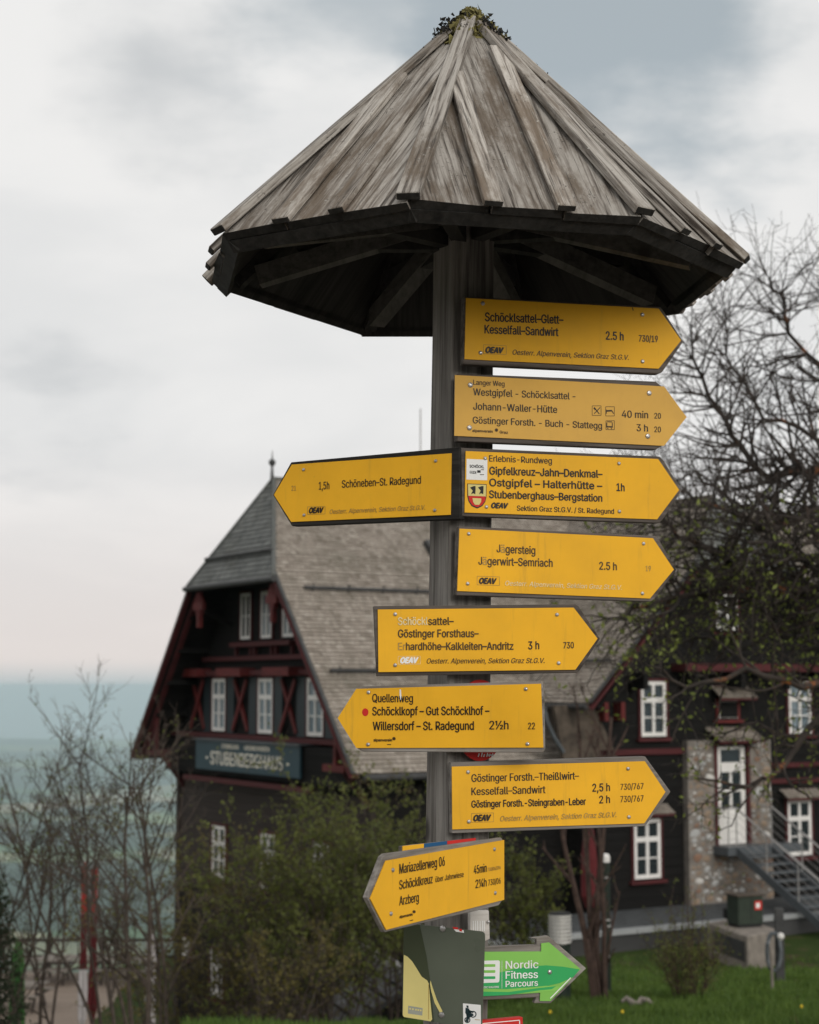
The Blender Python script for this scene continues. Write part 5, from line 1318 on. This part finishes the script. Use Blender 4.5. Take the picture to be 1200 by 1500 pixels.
# bare young trees at the left
left = [ # base px, distance, top px,y, stems
 (-10, 21, 60, 1105, 2, 'bare young tree at the left edge leaning right over the valley'),
 (62, 22, 20, 1130, 2, 'slim bare tree with its trunk in front of the green parasol'),
 (84, 26, 95, 1165, 1, 'dark thin-trunked sapling just left of the scarlet parasols'),
 (104, 21, 30, 1185, 1, 'bare tree leaning far left whose trunk stands before the scarlet parasols'),
 (172, 20, 105, 1085, 3, 'many-stemmed bare tree whose branches sweep up left against the haze'),
 (212, 19, 205, 1020, 3, 'bare tree with pinkish twigs rising in front of the inn eave'),
 (246, 22, 262, 1075, 2, 'bare tree standing close to the inn corner'),
 (190, 27, 175, 1150, 2, 'bare sapling farther back on the slope between the terrace and the inn'),
]
for px, Y, tx_, ty_, ns, lab in left:
    g0 = None; y0 = Y
    b0 = at(px, 1500, Y); b0.z = gz(b0.x, Y); tp = at(tx_, ty_, Y); d = tp - b0; h_ = d.length
    lean = (d.x / d.z, 0)
    Pt = shoots(b0, ns, h_ * .98, lean, .03, 3, .1, .03, .14 if ns > 1 else .02, (5, 9), .38, Vector((-.01, 0, 0)), .62)
    Pt.leaves(1.6, .04, .02)
    Pt.finish('bare_tree', lab, 'tree', BARK, LF_olive, 'bare young trees on the left slope', b0)
# leafy shrubs before the inn
shrubs = [
 (300, 27, 330, 1150, 9, 'olive shrub in leaf covering the left corner of the inn', LF_brown, 24),
 (365, 24.5, 370, 1165, 10, 'olive-brown shrub in leaf directly below the inn signboard', LF_olive, 30),
 (430, 26.5, 440, 1150, 10, 'dense shrub in new leaf below the right end of the inn signboard', LF_brown, 28),
 (490, 23, 500, 1160, 10, 'dark green shrub in leaf left of the lowest yellow sign', LF_olive, 34),
 (570, 25, 560, 1145, 11, 'tall green shrub in leaf immediately left of the wooden post', LF_olive, 34),
 (625, 27, 635, 1150, 7, 'green shrub in leaf behind the wooden post', LF_olive, 30),
 (775, 23, 775, 1225, 7, 'small green shrub in leaf between the post and the ribbed bollard lamp', LF_olive, 34),
 (410, 21, 400, 1290, 7, 'low shrub of thin stems in front of the lower inn windows', LF_brown, 20),
]
for px, Y, tx_, ty_, ns, lab, lf, dn in shrubs:
    b0 = at(px, 1500, Y); b0.z = gz(b0.x, Y); tp = at(tx_, ty_, Y); h_ = tp.z - b0.z; hf = .77 if px < 500 else .9
    Pt = shoots(b0, ns, h_ * hf, (0, 0), .02, 3, .12, .04, .23 if px != 775 else .14, (6, 9), .4, Vector((0, 0, 0)), .7)
    Pt.leaves(dn * .42, .06, .05, pick=lambda q: q.z > b0.z + h_ * random.uniform(.2, .5), aspect=.6)
    Pt.finish('leafy_shrub', lab, 'shrub', BARK, lf, 'shrubs in front of the inn', b0)
# multi-stemmed tree right of the post
b0 = at(880, 1436, 22.5); b0.z = gz(b0.x, 22.5)
Pt = Plant()
for tx_, ty_, r in ((850, 1190, .06), (835, 1060, .05), (872, 1030, .055), (903, 1290, .025), (812, 1150, .03), (884, 1120, .04)):
    tp = at(tx_, ty_, 22.5 + random.uniform(-.4, .4)); d = tp - b0
    Pt.grow(b0 + Vector((random.uniform(-.12, .12), random.uniform(-.1, .1), -.1)), d + Vector((0, 0, 0)), d.length * .98, r, 0, 3, .06, .06, (4, 6), .24, .5)
Pt.leaves(1.2, .035)
Pt.finish('multi_stemmed_tree', 'bare red-brown multi-stemmed tree in the grass right of the ribbed bollard lamp', 'tree', BARKR, LF_olive, None, b0)
# bush in the grass
b0 = at(1010, 1448, 22); b0.z = gz(b0.x, 22)
Pt = shoots(b0, 34, .92, (0, 0), .009, 2, .10, .06, .3, (3, 5), .5)
for k in range(7): Pt.grow(b0 + rv() * .08, Vector((random.uniform(-.25, .2), 0, 1)), random.uniform(1.1, 1.5), .008, 1, 2, .05, .08, (2, 3), .4)
Pt.leaves(17, .04, .03)
Pt.finish('round_bush', 'small twiggy bush turning green alone in the grass before the patio', 'bush', BARKR, LF_olive, None, b0)
# conifer at the left edge
b0 = at(-12, 1500, 19); b0.z = gz(b0.x, 19); tp = at(-12, 1290, 19); hh = tp.z - b0.z
Pt = Plant(); Pt.seg([b0, b0 + Vector((0, 0, hh))], .06, .01, 6)
for k in range(60):
    f_ = (k + 1) / 62; a = k * 2.4; rr_ = .42 * (1 - f_) + .06
    p = b0 + Vector((0, 0, hh * f_)); q = p + Vector((math.cos(a) * rr_, math.sin(a) * rr_, .1)); Pt.seg([p, p.lerp(q, .5) + Vector((0, 0, -.02)), q], .012, .003, 4); Pt.tips.append([p, q])
    Pt.tips.append([p, q])
Pt.leaves(130, .06, .07, aspect=.4)
Pt.finish('conifer', 'dark young conifer cut off by the left edge of the picture', 'tree', BARK, LF_dark, None, b0)

# grass and flowers
gm = MB()
for _ in range(95000):
    Y = 12.5 + 25 * random.random() ** 1.25; x = random.uniform(-.13, .26) * Y
    if Y > 33 and x > 1.5 and random.random() < .7: continue
    lp = Vector((x, Y, 0)) - HO
    if lp.dot(VA) > -7.45 and lp.dot(UA) > 1.1: continue
    z = gz(x, Y); h_ = random.uniform(.03, .11) * (1.3 if noise.noise(Vector((x * 1.5, Y * 1.5, 0))) > .1 else .8); a = random.uniform(0, math.pi); w = .008 + Y * .00035
    dx, dy = math.cos(a) * w, math.sin(a) * w; o = len(gm.v)
    gm.v += [(x - dx, Y - dy, z - .01), (x + dx, Y + dy, z - .01), (x + random.gauss(0, .03), Y + random.gauss(0, .03), z + h_)]; gm.f.append((o, o + 1, o + 2)); gm.tone.append(0.)
tag(gm.build('grass', GRASS), kind='stuff')
dand = simple('dandelion_yellow', (.6, .42, .02))
wherel = ['right corner of the lawn', 'lawn under the green arrow sign', 'lawn below the pale log']
for (px, py), wl_ in zip(((1174, 1474), (806, 1489), (912, 1490)), wherel):
    Y = 18.
    for _ in range(6):
        p = at(px, py, Y); Y += (p.z - gz(p.x, Y) - .1) / .06 * .5 * .2 if True else 0
        Y = max(14, min(30, Y))
    p = at(px, py, Y); z0 = gz(p.x, Y)
    t_ = thing('dandelion', 'tiny yellow dandelion in the ' + wl_, 'flower', (p.x, Y, z0), 0, 'dandelions in the lawn')
    MB().tube([(0, 0, -.02), (0, 0, .11)], .004, 4).build('stem', GRASS, t_); MB().lathe([(.006, .1), (.017, .112), (.015, .124), (.006, .135)], 8).build('flower_head', dand, t_)
